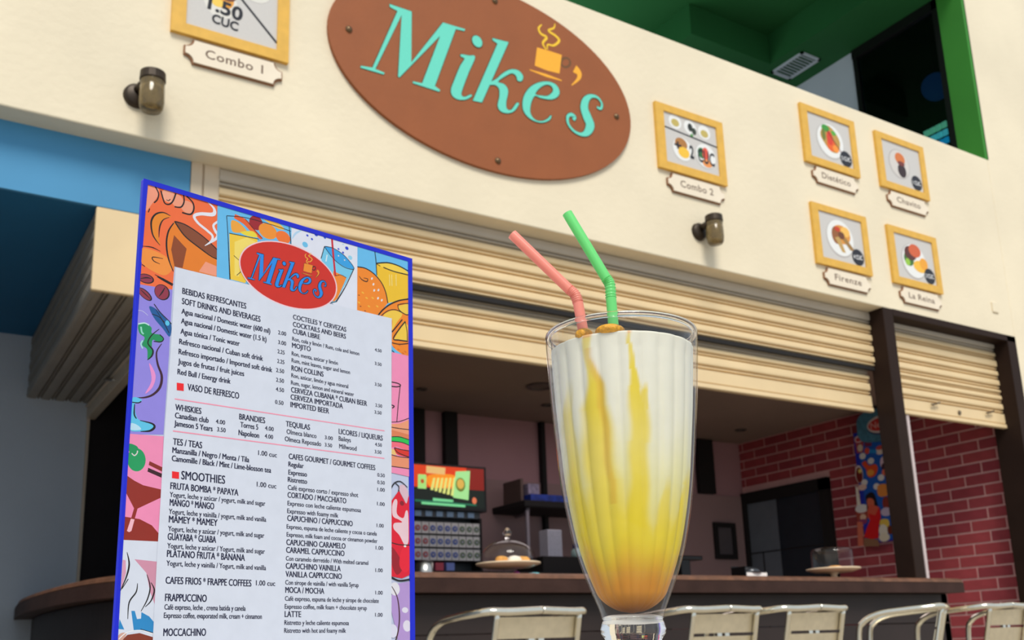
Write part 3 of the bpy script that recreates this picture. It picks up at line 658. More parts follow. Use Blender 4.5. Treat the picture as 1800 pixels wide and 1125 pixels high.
t = thing('speaker', 'pale grey upright speaker box standing on the black ledge', 'speaker', (4.99, 7.3, 1.475))
bevel(MB().box((4.915, 7.22, 1.476), (5.065, 7.36, 1.722)).obj('cabinet', mat('speaker_grey', srgb(200, 200, 212), .6, noise=.06, nscale=60), t), .006)
MB().box((4.925, 7.216, 1.486), (5.055, 7.22, 1.712)).obj('grille', mat('speaker_grille', srgb(178, 180, 194), .8, noise=.2, nscale=160), t)
t = thing('jar', 'small pale round jar with dark blue lid right of the speaker', 'jar', (5.25, 7.25, 1.475))
MB().lathe([(0, 0), (.05, 0), (.062, .03), (.06, .07), (.04, .09), (0, .09)], (5.25, 7.25, 1.476), 20).obj('body', mat('jar_pale', srgb(170, 200, 195), .3), t, smooth=True)
MB().lathe([(0, .13), (.042, .13), (.045, .09), (0, .09)], (5.25, 7.25, 1.476), 16).obj('lid', mat('jar_blue', srgb(20, 50, 120), .4), t)
o = MB().lathe([(0, 0), (.05, 0), (.055, .13), (.05, .135), (0, .13)], (3.06, 5.35, 1.12), 20).obj('canister', STEEL, loc=(3.06, 5.35, 1.12)); bpy.data.objects.remove(o)
t = thing('canister', 'steel canister on the bar counter left of the domed cake stand', 'canister', (2.47, 4.8, 1.095))
MB().lathe([(0, 0), (.042, 0), (.045, .005), (.045, .085), (0, .085)], (2.47, 4.8, 1.096), 20).obj('body', STEEL, t, smooth=True)
MB().lathe([(0, .1), (.02, .1), (.044, .09), (.046, .085), (0, .085)], (2.47, 4.8, 1.096), 20).obj('lid', BLACK, t, smooth=True)
# mixer-like black machine right of the glass
t = thing('drink_mixer', 'black drink mixer standing behind the bar just right of the glass', 'machine', (4.95, 5.9, 0))
MB().box((4.83, 6.0, 0), (5.2, 6.5, 1.2)).obj('stand', mat('cabinet_brown', srgb(60, 44, 40), .6), t)
q0 = PY(1212, 1000, 6.2); q1 = PY(1238, 986, 6.2)
bevel(MB().box((q0.x-.12, 6.16, 1.2), (q0.x-.02, 6.26, q1.z+.02)).obj('column', BLACK, t), .008)
bevel(MB().box((q0.x-.14, 6.14, q1.z), (q0.x+.10, 6.28, q1.z+.035)).obj('head', BLACK, t), .008)
# ceiling fittings
for (a, b, r1, lb, c) in [(742, 683, .045, 'small dark recessed downlight in the bar ceiling near the menu', 'light'), (950, 678, .12, 'round flush ceiling speaker above the glass', 'speaker'), (1302, 755, .06, 'small dark recessed downlight close to the brick wall', 'light'), (962, 711, .05, 'small dark recessed downlight beside the milkshake glass', 'light')]:
    p = PZ(a, b, 2.844)
    t = thing('ceiling_light' if c == 'light' else 'ceiling_speaker', lb, c, (p.x, p.y, 2.83))
    MB().lathe([(r1*.7, .012), (r1*.75, 0), (r1, 0), (r1, .014), (r1*.7, .014)], (p.x, p.y, 2.83), 24).obj('ring', mat('ring_dark', srgb(90, 78, 74), .5), t)
    MB().lathe([(0, .010), (r1*.7, .010), (r1*.7, .014), (0, .014)], (p.x, p.y, 2.83), 24).obj('insert', BLACKM if c == 'light' else mat('insert_grey', srgb(110, 96, 88), .7), t)

# wall-mounted ice cream poster box on the brick wall
t = thing('poster_box', 'blue ice cream poster board on the brick wall beside the dark pillar', 'poster', (7.9, 5.9, 1.55))
XP = 7.86
pa = PX(1499, 762, XP); pb = PX(1509, 957, XP); ya, yb2, zt2, zb2 = pa.y, PX(1592, 850, XP).y, pa.z, pb.z
bevel(MB().box((XP, yb2, zb2), (XR-.013, ya, zt2)).obj('board', mat('poster_blue', srgb(24, 50, 190), .4), t), .004)
zp1 = zz(1485, 710, 7.03); zp2 = zz(1485, 850, 6.25)
pr = Print((XP, 0, 0), (0, 1, 0), (0, 0, 1), (-1, 0, 0), .0002)
Q1 = lambda a, b: (lambda p: (p.y, p.z))(PX(*zp1(a, b), XP)); Q2 = lambda a, b: (lambda p: (p.y, p.z))(PX(*zp2(a, b), XP))
M1 = lambda l: [Q1(*q) for q in l]; M2 = lambda l: [Q2(*q) for q in l]
pr.poly([(ya-.05, zb2+.01), (yb2+.01, zb2+.01), (yb2+.01, zt2-.01), (ya-.05, zt2-.01)], srgb(18, 96, 196))
pr.poly(M1([(115, 405), (480, 400), (480, 470), (120, 480)]), srgb(40, 90, 120))
pr.poly(M1([(120, 440), (235, 440), (225, 600), (150, 610)]), srgb(178, 70, 84)); pr.ell(Q1(172, 435), .05, .035, srgb(232, 200, 205)); pr.ell(Q1(172, 440), .035, .02, srgb(200, 60, 70)); pr.ell(Q1(190, 545), .03, .035, srgb(230, 215, 190))
pr.poly(M1([(240, 430), (340, 430), (330, 520), (250, 530)]), srgb(130, 40, 80)); pr.ell(Q1(290, 450), .035, .02, srgb(220, 150, 170)); pr.ell(Q1(275, 580), .03, .03, srgb(235, 90, 70)); pr.ell(Q1(435, 580), .05, .035, srgb(240, 225, 215)); pr.ell(Q1(435, 540), .045, .02, srgb(210, 80, 70))
pr.poly(M1([(310, 560), (390, 565), (400, 610), (300, 605)]), srgb(30, 150, 225))
for a, b in [(222, 645), (325, 705), (450, 910), (245, 970), (395, 1020)]: pr.ell(Q1(a, b), .036, .03, WH)
pr.poly(M1([(215, 740), (260, 705), (300, 760), (380, 745), (410, 800), (380, 880), (320, 910), (280, 880), (265, 810)]), srgb(236, 84, 36), True)
pr.ell(Q1(320, 850), .04, .03, srgb(250, 170, 60)); pr.ell(Q1(180, 870), .045, .085, srgb(240, 225, 215)); pr.ell(Q1(182, 880), .038, .075, srgb(120, 26, 18)); pr.ell(Q1(190, 830), .02, .02, srgb(245, 225, 120))
pr.ell(Q1(485, 730), .04, .06, srgb(225, 200, 215)); pr.ell(Q1(495, 780), .035, .04, srgb(60, 30, 50)); pr.ell(Q1(495, 845), .03, .03, srgb(240, 120, 90)); pr.ell(Q1(220, 1030), .05, .03, srgb(240, 205, 190))
pr.poly(M2([(370, 20), (485, 15), (480, 125), (375, 135)]), srgb(238, 150, 66), True)
pr.poly(M2([(120, 20), (150, 60), (180, 240), (140, 250)]), srgb(244, 240, 225))
pr.poly(M2([(130, 270), (260, 265), (245, 400), (150, 410)]), srgb(170, 74, 60), True); pr.ell(Q2(190, 275), .075, .04, WH); pr.ell(Q2(205, 370), .035, .03, srgb(238, 200, 170)); pr.ell(Q2(205, 420), .05, .025, srgb(150, 60, 110))
pr.poly(M2([(140, 420), (200, 420), (210, 680), (150, 690)]), srgb(222, 120, 92))
pr.poly(M2([(235, 140), (290, 95), (330, 120), (355, 200), (365, 265), (300, 260), (250, 295), (245, 220)]), srgb(16, 10, 18), True)      # hair
pr.poly(M2([(250, 175), (290, 160), (325, 190), (325, 250), (290, 275), (258, 250)]), srgb(224, 112, 80), True)
pr.poly(M2([(270, 240), (330, 240), (385, 270), (395, 380), (360, 420), (280, 400), (255, 330)]), srgb(226, 96, 70), True)
pr.poly(M2([(268, 330), (300, 340), (340, 350), (385, 255), (402, 370), (380, 460), (375, 600), (300, 612), (215, 590), (250, 480), (285, 400)]), srgb(226, 24, 30))
pr.poly(M2([(215, 600), (375, 615), (385, 690), (215, 690)]), srgb(150, 110, 80))
pr.ell(Q2(460, 215), .04, .06, srgb(140, 50, 40)); pr.ell(Q2(460, 310), .06, .04, srgb(205, 190, 215)); pr.poly(M2([(400, 400), (480, 395), (490, 470), (400, 480)]), srgb(238, 205, 86), True)
pr.ell(Q2(430, 520), .05, .06, srgb(238, 232, 215)); pr.ell(Q2(505, 510), .03, .04, srgb(110, 40, 20)); pr.ell(Q2(440, 590), .06, .04, srgb(236, 226, 200))
pr.obj('print', PRINTG, t)
# round topper sign
c = PX(1548, 746, XP)
m = MB(); N = 28; sup = lambda a: (math.copysign(abs(math.cos(a))**.6, math.cos(a)), math.copysign(abs(math.sin(a))**.6, math.sin(a)))
rw, rh = .26, .155
m.add([(XP-.02, c.y+rw*sup(2*PI*i/N)[0], c.z+rh*sup(2*PI*i/N)[1]) for i in range(N)]+[(XP+.03, c.y+rw*sup(2*PI*i/N)[0], c.z+rh*sup(2*PI*i/N)[1]) for i in range(N)],
      [tuple(range(N)), tuple(range(2*N-1, N-1, -1))]+[(i, (i+1) % N, N+(i+1) % N, N+i) for i in range(N)])
m.obj('topper', mat('topper_teal', srgb(76, 140, 170), .4, noise=.3, nscale=20), t)
MB().box((XP+.03, c.y-.08, c.z-.08), (XR-.013, c.y+.08, c.z+.08)).obj('bracket', BLACKM, t)
pr = Print((XP-.02, 0, 0), (0, 1, 0), (0, 0, 1), (-1, 0, 0), .0003)
pr.ell((c.y-.03, c.z-.015), .17, .085, srgb(40, 60, 110)); pr.ell((c.y-.03, c.z), .17, .085, srgb(225, 215, 215)); pr.ell((c.y-.03, c.z), .155, .062, srgb(214, 50, 48))
pr2 = Print((XP-.02, 0, 0), (0, -1, 0), (0, 0, 1), (-1, 0, 0), .0006)
pr2.k = 4
pr2.text('Nestlé', (-c.y-.10, c.z-.028), (-c.y+.16, c.z-.028), .06, srgb(235, 170, 165), .02)
pr.obj('emblem', PRINTG, t); pr2.obj('lettering', PRINTG, t)

# ================================================================== ON THE COUNTER: CAKE STANDS ETC
GT = glass_thin('clear_glass_thin', (1, 1, 1, 1), (.96, .95, .93, 1), .35)
GS = glass_solid('clear_glass_solid')
PLATE = mat('cake_plate_ivory', srgb(244, 218, 184), .3, noise=.05)
def cake_stand(label, c, r, hp, dome, pieces, flat=False):
    t = thing('cake_stand', label, 'cake stand', c)
    c = Vector(c)
    MB().lathe([(0, 0), (r*.30, 0), (r*.30, .008), (r*.14, .02), (r*.10, hp*.5), (r*.16, hp-.012), (r*.2, hp-.008), (0, hp-.008)], c, 28).obj('foot', GT if not flat else PLATE, t, smooth=True)
    MB().lathe([(0, hp-.01), (r*.7, hp-.006), (r, hp+.012), (r, hp+.02), (r*.96, hp+.021), (r*.8, hp+.008), (0, hp+.006)], c, 40).obj('plate', PLATE, t, smooth=True)
    zb = hp+.022
    if flat: prof = [(r*.78, zb), (r*.78, zb+dome*.8), (r*.72, zb+dome*.95), (r*.6, zb+dome), (0, zb+dome)]
    else: prof = [(r*.86, zb)]+[(r*.86*math.cos(a*PI/2/10), zb+.02+dome*math.sin(a*PI/2/10)) for a in range(0, 10)]+[(.012, zb+.02+dome)]
    MB().lathe(prof, c, 48).obj('dome', GT, t, smooth=True); dome_o = bpy.data.objects[WLAST[0]]
    kz = zb+.02+dome if not flat else zb+dome
    kr = .024 if not flat else .012
    if not flat: MB().lathe([(.014, kz-.004), (.012, kz+.012), (.02, kz+.018), (.016, kz+.03)]+[(kr*math.sin(PI*i/8+.4) if i < 7 else 0, kz+.045-kr*math.cos(PI*i/8)) for i in range(1, 8)], c, 16).obj('knob', GS, dome_o, smooth=True)
    return t, c+Vector((0, 0, hp+.021))
t1, pc = cake_stand('low domed glass cake stand with pastries beside the menu', (2.93, 4.70, 1.0955), .178, .062, .105, 5)
PAS = mat('pastry_gold', srgb(226, 160, 70), .6, noise=.3, nscale=40); CRE = mat('cream_icing', srgb(246, 234, 214), .5)
for k, (dx, dy, l, ang, mt, zz_, nm2) in enumerate([(-.07, -.05, .09, .3, PAS, .014, 'golden pastry finger at the left of the cake stand'), (.05, -.06, .09, -.5, PAS, .014, 'golden pastry finger lying over icing, right of the plate'), (0, .02, .10, .1, CRE, .014, 'pale iced cake slice in the middle of the plate'), (-.02, -.1, .08, .0, CRE, .012, 'pale iced pastry at the front of the plate'), (.10, .02, .08, .8, CRE, .014, 'pale iced pastry at the right of the plate')]):
    p = pc+Vector((dx*1.0, dy, zz_-.006)); d = Vector((math.cos(ang), math.sin(ang), 0))*l/2
    o = MB().tube([p-d, p-d*.7, p, p+d*.7, p+d], [.008, .021, .026, .021, .008], 10).obj('pastry', mt, loc=p, smooth=True)
    setp(o, nm2, 'pastry', 'pastries under the low glass dome')
t2, pc2 = cake_stand('cake stand with tall straight glass cover near the dark pillar', (5.46, 4.62, 1.0955), .178, .058, .135, 2, flat=True)
o = MB().lathe([(0, 0), (.05, 0), (.055, .012), (.03, .022), (0, .024)], pc2+Vector((-.02, -.03, -.008)), 20).obj('bun', PAS, loc=pc2, smooth=True); setp(o, 'flat golden bun under the tall straight glass cover', 'bun')
o = MB().lathe([(0, 0), (.04, 0), (.045, .010), (.03, .018), (0, .02)], pc2+Vector((.07, .0, -.008)), 20).obj('bun', PAS, loc=pc2, smooth=True); setp(o, 'second smaller golden bun under the tall glass cover', 'bun')
q = PY(1316, 1003, 4.7)
t = thing('napkin_holder', 'black napkin holder with white napkins on the counter before the doorway', 'napkin holder', (q.x, 4.66, 1.0955))
MB().box((q.x-.10, 4.62, 1.096), (q.x+.09, 4.74, 1.112)).box((q.x-.11, 4.62, 1.112), (q.x-.10, 4.74, 1.178)).box((q.x-.11, 4.74, 1.112), (q.x+.09, 4.745, 1.185)).obj('holder', BLACK, t)
MB().box((q.x-.09, 4.63, 1.114), (q.x+.09, 4.735, 1.140)).obj('napkins', mat('napkin_white', srgb(248, 240, 235), .8, noise=0), t)
t = thing('steel_dish', 'small shiny dark dish lid on the napkins', 'dish', (q.x+.0, 4.68, 1.14))
MB().lathe([(0, .03), (.05, .028), (.07, .0), (0, 0)], (q.x+.0, 4.683, 1.1405), 20).obj('lid', mat('dish_dark', srgb(90, 92, 96), .2, metal=.8), t, smooth=True)
q = PY(930, 1000, 4.75)
o = MB().lathe([(0, .038), (.03, .034), (.052, .018), (.056, 0), (0, 0)], (q.x+.03, 4.75, 1.0958), 24).obj('bowl', mat('teal_dish', srgb(60, 205, 215), .25, noise=0), loc=(q.x+.03, 4.75, 1.096), smooth=True); setp(o, 'small turquoise upturned bowl on the counter right of the low cake stand', 'bowl')
o = MB().lathe([(.022*math.sin(PI*i/10), .022-.022*math.cos(PI*i/10)) for i in range(11)], (q.x-.085, 4.75, 1.0958), 16).obj('ball', mat('pink_ball', srgb(225, 90, 205), .3, noise=0), loc=(q.x-.085, 4.75, 1.096), smooth=True); setp(o, 'small pink ball beside the turquoise bowl', 'ball')

# ================================================================== CHAIRS
def make_chair(label):
    t = thing('bistro_chair', label, 'chair', (0, 0, 0), 'aluminium armchairs along the bar counter')
    # chair faces +Y, back towards -Y; local coordinates
    hw = .252; R = .0145
    for s in (-1, 1):
        pts = crom([(s*(hw-.01), .25, .02), (s*(hw-.005), .245, .45), (s*hw, .235, .72), (s*hw, .205, .79), (s*hw, .13, .825), (s*hw, .02, .838), (s*(hw-.008), -.08, .846), (s*(hw-.04), -.145, .852), (s*(hw-.11), -.165, .85), (0, -.17, .855)], 8)
        MB().tube(pts, R, 12).obj('arm_rail', ALU, t, smooth=True)
        pts = crom([(s*.20, -.20, .02), (s*.20, -.10, .25), (s*.195, -.045, .44), (s*.19, -.09, .60), (s*.186, -.155, .85)], 6)
        MB().tube(pts, .0115, 10).obj('back_leg', ALU, t, smooth=True)
        MB().tube([(s*.245, .235, .42), (s*.19, -.06, .42)], .010, 8).obj('side_rail', ALU, t, smooth=True)
    for (za, zb_) in ((.755, .832), (.665, .742), (.575, .652)):
        m = MB(); N = 10; y_ = lambda z_: -.045-(z_-.44)*.27
        for th in (0, .004):
            for i in range(N+1):
                u = -1+2*i/N; x = u*.182; bow = -.018*(1-u*u)
                for z_ in (za, zb_): m.v.append((x, y_(z_)+bow+th+.012, z_-.006*(1-u*u)*0))
        b = (N+1)*2
        for i in range(N):
            m.f += [(2*i, 2*i+2, 2*i+3, 2*i+1), (b+2*i, b+2*i+1, b+2*i+3, b+2*i+2), (2*i, b+2*i, b+2*i+2, 2*i+2), (2*i+1, 2*i+3, b+2*i+3, b+2*i+1)]
        m.f += [(0, 1, b+1, b), (2*N, b+2*N, b+2*N+1, 2*N+1)]
        m.obj('back_slat', ALUB, t)
    for x in (-.022, .022): MB().box((x-.013, -.128, .738), (x+.013, -.112, .762)).obj('clip', ALU, t)
    for k in range(5):
        y0 = -.05+k*.062; bevel(MB().box((-.2, y0, .43), (.2, y0+.055, .437)).obj('seat_slat', ALUB, t), .002)
    MB().box((-.2, .0, .415), (-.19, .25, .43)).box((.19, -.05, .415), (.2, .25, .43)).tube([(-.243, .24, .42), (.243, .24, .42)], .010, 8).obj('seat_frame', ALU, t)
    return t
def copy_tree(o, parent=None):
    c = o.copy(); C.objects.link(c); c.parent = parent
    for ch in list(o.children): copy_tree(ch, c)
    return c
ch0 = make_chair('aluminium slatted armchair between the menu board and the milkshake glass')
def place(o, x, y, rz, lb=None, s=1.0):
    o.location = (x, y, 0); o.rotation_euler = (0, 0, math.radians(rz)); o.scale = (s, s, s)
    if lb: o['label'] = lb
YC_ = 3.30
spots = [((885+1015)/2, 0, None, 2), ((1228+1330)/2, 0, 'aluminium slatted armchair just right of the milkshake glass', 2), ((1398+1478)/2, 0, 'aluminium slatted armchair, second to the right of the glass', 3),
         (1652, 1, 'aluminium armchair turned sideways, slats seen edge on, before the counter end', 33), (1776, 0, 'aluminium slatted armchair in front of the brick wall at the right edge', 4)]
for i, (pxx, sd, lb, rz) in enumerate(spots):
    o = ch0 if i == 0 else copy_tree(ch0)
    p = PY(pxx, 1065, YC_ - .17 - .0)
    place(o, p.x, YC_, rz, lb)
bpy.context.view_layer.update()

# ================================================================== TABLE (below the frame)
t = thing('cafe_table', 'round cafe table just below the frame carrying glass and menu', 'table', (.35, .62, 0))
MB().lathe([(0, .672), (.40, .672), (.42, .68), (.42, .695), (.41, .70), (0, .70)], (.33, .60, 0), 64).obj('table_top', mat('table_grey', srgb(200, 196, 188), .4), t)
MB().tube([(.33, .60, .02), (.33, .60, .672)], .03, 16).obj('column', ALU, t, smooth=True)
MB().lathe([(0, .03), (.05, .03), (.22, .012), (.24, 0), (0, 0)], (.33, .60, 0), 32).obj('base', ALU, t, smooth=True)

# ================================================================== MENU BOARD
u_ = ray(2800, 1110).normalized(); w_ = -ray(661, -5306)
if w_.z > 0: w_ = -w_
w_ = (w_-u_*w_.dot(u_)).normalized(); n_ = u_.cross(w_).normalized()      # n_ points away from the camera
if n_.dot(FWD) < 0: n_ = -n_
r0 = ray(252, 314); O_ = EYE+r0.normalized()*.85
def BP(x, y):
    r = ray(x, y); tt = (O_-EYE).dot(n_)/r.dot(n_); q = EYE+r*tt-O_
    return (q.dot(u_), -q.dot(w_))            # y axis up
a = BP(252, 314); b = BP(724, 455); c = BP(199.5, 1125); d = BP(729, 1125)
bw_, bl = b[0]-.0, None
def BW(p, dz=0): return O_+u_*p[0]-w_*p[1]+n_*dz
# reach of the board down to the table
hz = 0
while BW((0, -hz)).z > .7015: hz += .0005
TL, TR = a, b
def lerp(p, q, k): return (p[0]+(q[0]-p[0])*k, p[1]+(q[1]-p[1])*k)
kl = hz/(-c[1]); BL = (c[0]*kl, -hz); kr = hz/(-d[1]+b[1]); BR = (b[0]+(d[0]-b[0])*kr*1.0, -hz)
mn = thing('menu_board', 'tall drinks menu in a bright blue frame standing beside the glass', 'menu', tuple(BW(((BL[0]+BR[0])/2, -hz))))
BLUE = mat('menu_blue_edge', srgb(6, 30, 214), .35, noise=.03)
m = MB(); q4 = [TL, TR, BR, BL]
m.add([BW(p, 0) for p in q4]+[BW(p, .0045) for p in q4], [(0, 1, 2, 3), (7, 6, 5, 4), (0, 4, 5, 1), (1, 5, 6, 2), (2, 6, 7, 3), (3, 7, 4, 0)])
bevel(m.obj('blue_backing', BLUE, mn), .0006)
# easel leg behind
m = MB(); mid = ((TL[0]+TR[0])/2, -hz*.45)
m.tube([BW(mid, .006), BW((mid[0], -hz+.004), .0+.10)], .004, 8).obj('prop_leg', BLUE, mn)
pr = Print(O_, u_, -w_, -n_, .0000025); pr.k = 20; pr.mul = .82
def Z1(L, ox, oy, s): return [BP(ox+a_/s, oy+b_/s) for a_, b_ in L]
px1 = (BP(500, 700)[0]-BP(490, 700)[0])/10          # plane units per photo pixel (horizontal)
py1 = abs(BP(480, 705)[1]-BP(480, 695)[1])/10
INK = srgb(22, 26, 62); BLK = srgb(20, 14, 16)
def P_(L, col, sm=False): pr.poly([BP(*q) for q in L], col, smooth=sm)
# paper background
P_([(259.5, 325), (716.5, 460), (720, 1125), (722, 1190), (202, 1190), (207, 1125), (230, 740)], srgb(200, 209, 238))
A = (220, 300, 3.75); B_ = (460, 340, 3.75); S1 = (190, 440, 3.125); S2 = (190, 780, 3.26); S3 = (670, 620, 2.2277)
def fl(L, z, col, sm=True): pr.poly(Z1(L, *z), col, smooth=sm)
def st(L, z, w, col=BLK):
    k = (px1+py1)*.5/z[2]; pr.stroke(Z1(L, *z), [q*k for q in w] if isinstance(w, (list, tuple)) else w*k, col)
def el(c_, rx, ry, z, col, rot=0): pr.ell(BP(z[0]+c_[0]/z[2], z[1]+c_[1]/z[2]), rx*px1/z[2], ry*py1/z[2], col, rot)
OR = srgb(248, 112, 58)
fl([(148,93),(608,225),(602,705),(325,632),(312,785),(98,750)], A, OR, False)
fl([(148,93),(215,112),(218,160),(180,215),(134,260)], A, srgb(250,160,130)); el((285,165),38,45,A,srgb(248,170,140)); el((345,200),35,45,A,srgb(246,160,128)); el((410,240),40,42,A,srgb(246,160,128))
for L, w in [([(198,105),(220,150),(212,190),(190,212)],8),([(235,130),(248,180),(262,215),(290,222),(315,200),(334,150)],9),([(272,192),(285,198),(298,188)],5),([(385,160),(388,205),(368,240),(325,238)],9),([(405,168),(445,210),(452,255),(430,288),(375,276)],10),([(162,250),(152,275)],6)]: st(L, A, w)
fl([(110,510),(260,560),(310,640),(250,690),(110,610)], A, srgb(250,150,60))
fl([(300,300),(255,275),(205,290),(175,340),(180,420),(230,490),(215,400),(240,330),(290,308)], A, srgb(240,140,30))
st([(298,298),(250,276),(200,288),(172,335),(178,410),(200,455),(230,492)],A,[4,8,10,11,9,7,3]); st([(290,308),(250,325),(228,370),(222,440)],A,[3,6,8,3])
fl([(325,335),(290,385),(274,460),(285,560),(320,662),(325,632),(602,700),(655,625),(675,600),(560,530),(430,430)], A, srgb(238,130,30), False)
fl([(322,425),(405,515),(378,642),(325,632),(303,520)], A, srgb(146,70,28), False)
fl([(325,335),(400,358),(510,432),(610,525),(678,606),(590,572),(480,500),(390,425)], A, srgb(138,72,40))
fl([(530,600),(630,642),(600,695),(485,665)], A, srgb(248,160,130), False)
fl([(600,580),(686,625),(680,665),(642,706),(602,698),(655,630)], A, srgb(80,180,235), False)
st([(325,335),(390,428),(480,502),(580,572),(675,606)],A,8); st([(325,335),(400,358),(510,432),(610,525),(680,608)],A,7); st([(320,345),(285,400),(272,480),(284,575),(317,665)],A,[6,9,10,9,5]); st([(686,655),(645,705)],A,7)
st([(545,208),(585,250),(580,288),(500,285),(455,300),(480,345),(540,395),(575,430),(568,465),(525,495)],A,[6,16,24,20,18,16,16,15,14,4],srgb(236,236,248))
st([(662,302),(612,335),(582,360),(592,395),(610,428),(588,458),(545,482)],A,[4,12,14,18,18,14,6],srgb(232,236,250))
st([(115,498),(175,505),(232,532)],A,[3,7,2]); st([(248,580),(182,570),(188,595),(228,615)],A,[3,6,6,3]); st([(195,685),(250,715),(316,750)],A,[3,10,8]); st([(210,700),(250,722),(312,758)],A,[3,8,6]); st([(110,618),(130,632)],A,5)
fl([(98,750),(312,785),(302,960),(288,1220),(252,1740),(30,1738)], A, srgb(150,138,232), False)
for c_, rx, ry, ro in [((138,712),44,30,.05),((130,815),46,26,-.6),((243,802),44,50,0)]:
    el(c_,rx,ry,A,BLK,ro); el((c_[0]-3,c_[1]-1),rx-5,ry-5,A,srgb(150,50,72),ro)
st([(100,712),(140,706),(172,712)],A,[3,7,3]); st([(102,785),(130,812),(165,845)],A,[3,6,3]); st([(222,830),(245,800),(262,770)],A,[3,8,3])
# cover the bean overhang on the blue border later (border strip)
fl([(225,310),(262,322),(320,380),(347,412),(338,475),(300,430),(252,372)], S1, srgb(24,92,160)); st([(252,295),(285,340),(330,385),(347,405)],S1,5); st([(240,350),(290,375),(335,455)],S1,4); st([(262,325),(300,385),(330,410)],S1,3); el((325,400),10,14,S1,srgb(90,200,240))
fl([(166,410),(205,402),(238,425),(240,455),(288,465),(304,488),(280,508),(246,492),(240,530),(246,570),(218,602),(214,545),(186,520),(200,480),(172,455)], S1, srgb(24,150,92))
st([(165,405),(200,400),(225,412)],S1,6,srgb(200,240,235)); st([(180,420),(185,450),(195,460)],S1,8,srgb(150,225,205)); st([(190,495),(180,515),(190,540)],S1,6,srgb(170,235,225))
st([(280,433),(238,468),(218,510),(245,548),(240,580),(215,603)],S1,[3,5,6,8,7,3]); st([(283,463),(304,485),(290,503),(250,500)],S1,5); st([(165,330),(190,335),(218,358)],S1,3,srgb(200,200,245))
fl([(225,620),(260,685),(245,750),(203,787),(238,715)], S1, srgb(240,150,215))
st([(294,513),(266,560),(272,625),(294,690),(285,750),(250,790),(205,808),(158,810)],S1,[3,7,10,12,12,10,8,3],srgb(60,20,40))
fl([(132,812),(182,818),(175,838),(148,842),(152,900),(175,935),(250,958),(240,988),(180,995),(118,985),(120,900)], S1, srgb(96,200,240)); fl([(125,950),(160,960),(180,985),(122,985)],S1,srgb(190,230,250))
st([(132,835),(165,838),(182,830)],S1,5); st([(145,845),(143,900),(155,925)],S1,[4,7,5]); st([(175,935),(240,952),(254,972),(228,992),(178,995)],S1,[3,8,11,9,3])
# pink panel with cherry drink
PK = srgb(248,146,190)
P_([(228,762.5),(287.6,767),(283,868),(278,952),(214,949)], PK)
el((162,92),42,58,S2,srgb(28,160,96)); fl([(118,0),(165,15),(172,45),(150,70),(118,40)],S2,srgb(28,150,90)); st([(135,55),(150,68),(165,55),(168,40)],S2,5,srgb(235,220,225))
fl([(237,100),(310,135),(308,160),(232,122)],S2,srgb(140,40,28),False); fl([(229,138),(308,172),(305,195),(225,160)],S2,srgb(56,22,30),False)
RB = srgb(150,40,26)
fl([(108,183),(150,212),(200,238),(302,262),(300,310),(168,372),(152,430),(132,425),(148,370),(104,285)],S2,RB,False)
fl([(94,418),(180,432),(250,468),(290,515),(286,578),(180,592),(130,582),(88,562)],S2,RB,False)
fl([(130,430),(151,434),(133,500),(120,507),(107,500)],S2,srgb(252,190,205),False)
# whipped cream panel
P_([(214,949),(278,952),(272,1060),(268,1125),(266,1190),(202,1190)], srgb(222,228,244))
fl([(83,665),(100,668),(102,740),(72,845)],S2,srgb(222,160,190),False); fl([(150,662),(282,676),(268,925),(240,850),(218,740)],S2,srgb(216,150,176),False)
for L, w in [([(108,622),(120,690),(105,760),(70,842)],[3,8,7,3]),([(115,775),(78,832)],4),([(168,800),(160,850),(120,910),(112,1005)],[3,6,6,3]),([(222,750),(240,820),(225,890),(188,960)],[3,6,6,3]),([(245,795),(264,840),(245,900),(212,935)],[3,7,6,3])]: st(L,S2,w)
fl([(132,958),(152,958),(165,1005),(188,1002),(190,965),(235,990),(264,1025),(262,1085),(180,1072),(146,1068)],S2,srgb(40,140,205),False); fl([(65,1005),(92,1065),(58,1062)],S2,srgb(40,140,205),False)
fl([(55,1330),(75,1130),(110,1095),(180,1085),(262,1110),(262,1330)],S2,srgb(136,54,34),False); fl([(52,1110),(75,1085),(105,1090),(60,1150)],S2,srgb(215,165,150)); st([(60,1120),(110,1080),(190,1070),(262,1092)],S2,4,srgb(245,245,250)); st([(185,1062),(262,1085)],S2,3)
# right of the orange panel: light blue panel with iced tea
fl([(608,225),(1095,367),(1095,560),(860,760),(602,702)], A, srgb(104,192,244), False)
fl([(686,415),(870,452),(880,560),(790,742),(692,716)],A,srgb(246,206,60),False); fl([(720,470),(800,440),(860,470),(760,560),(750,700),(720,690)],A,srgb(250,225,110),False)
st([(720,300),(790,340),(845,400),(900,450)],A,[30,40,34,20],srgb(238,96,34)); el((862,345),45,52,A,srgb(160,24,36),-.5); el((940,400),62,55,A,srgb(246,150,44)); fl([(700,330),(750,345),(800,400),(760,410),(705,400)],A,srgb(246,170,60)); fl([(760,405),(840,400),(870,440),(800,430)],A,srgb(240,220,60)); fl([(900,310),(975,325),(1050,385),(1000,380)],A,srgb(250,190,60)); el((1040,440),50,45,A,srgb(246,120,40))
st([(668,298),(676,420),(690,718)],A,[5,5,8]); st([(668,298),(800,312),(980,362),(1090,400)],A,5); st([(684,413),(780,432),(880,452)],A,5); st([(790,318),(850,390),(905,450)],A,4); st([(715,560),(748,590)],A,4); st([(735,690),(770,660)],A,4); st([(1080,370),(1088,440),(1092,500)],A,6)
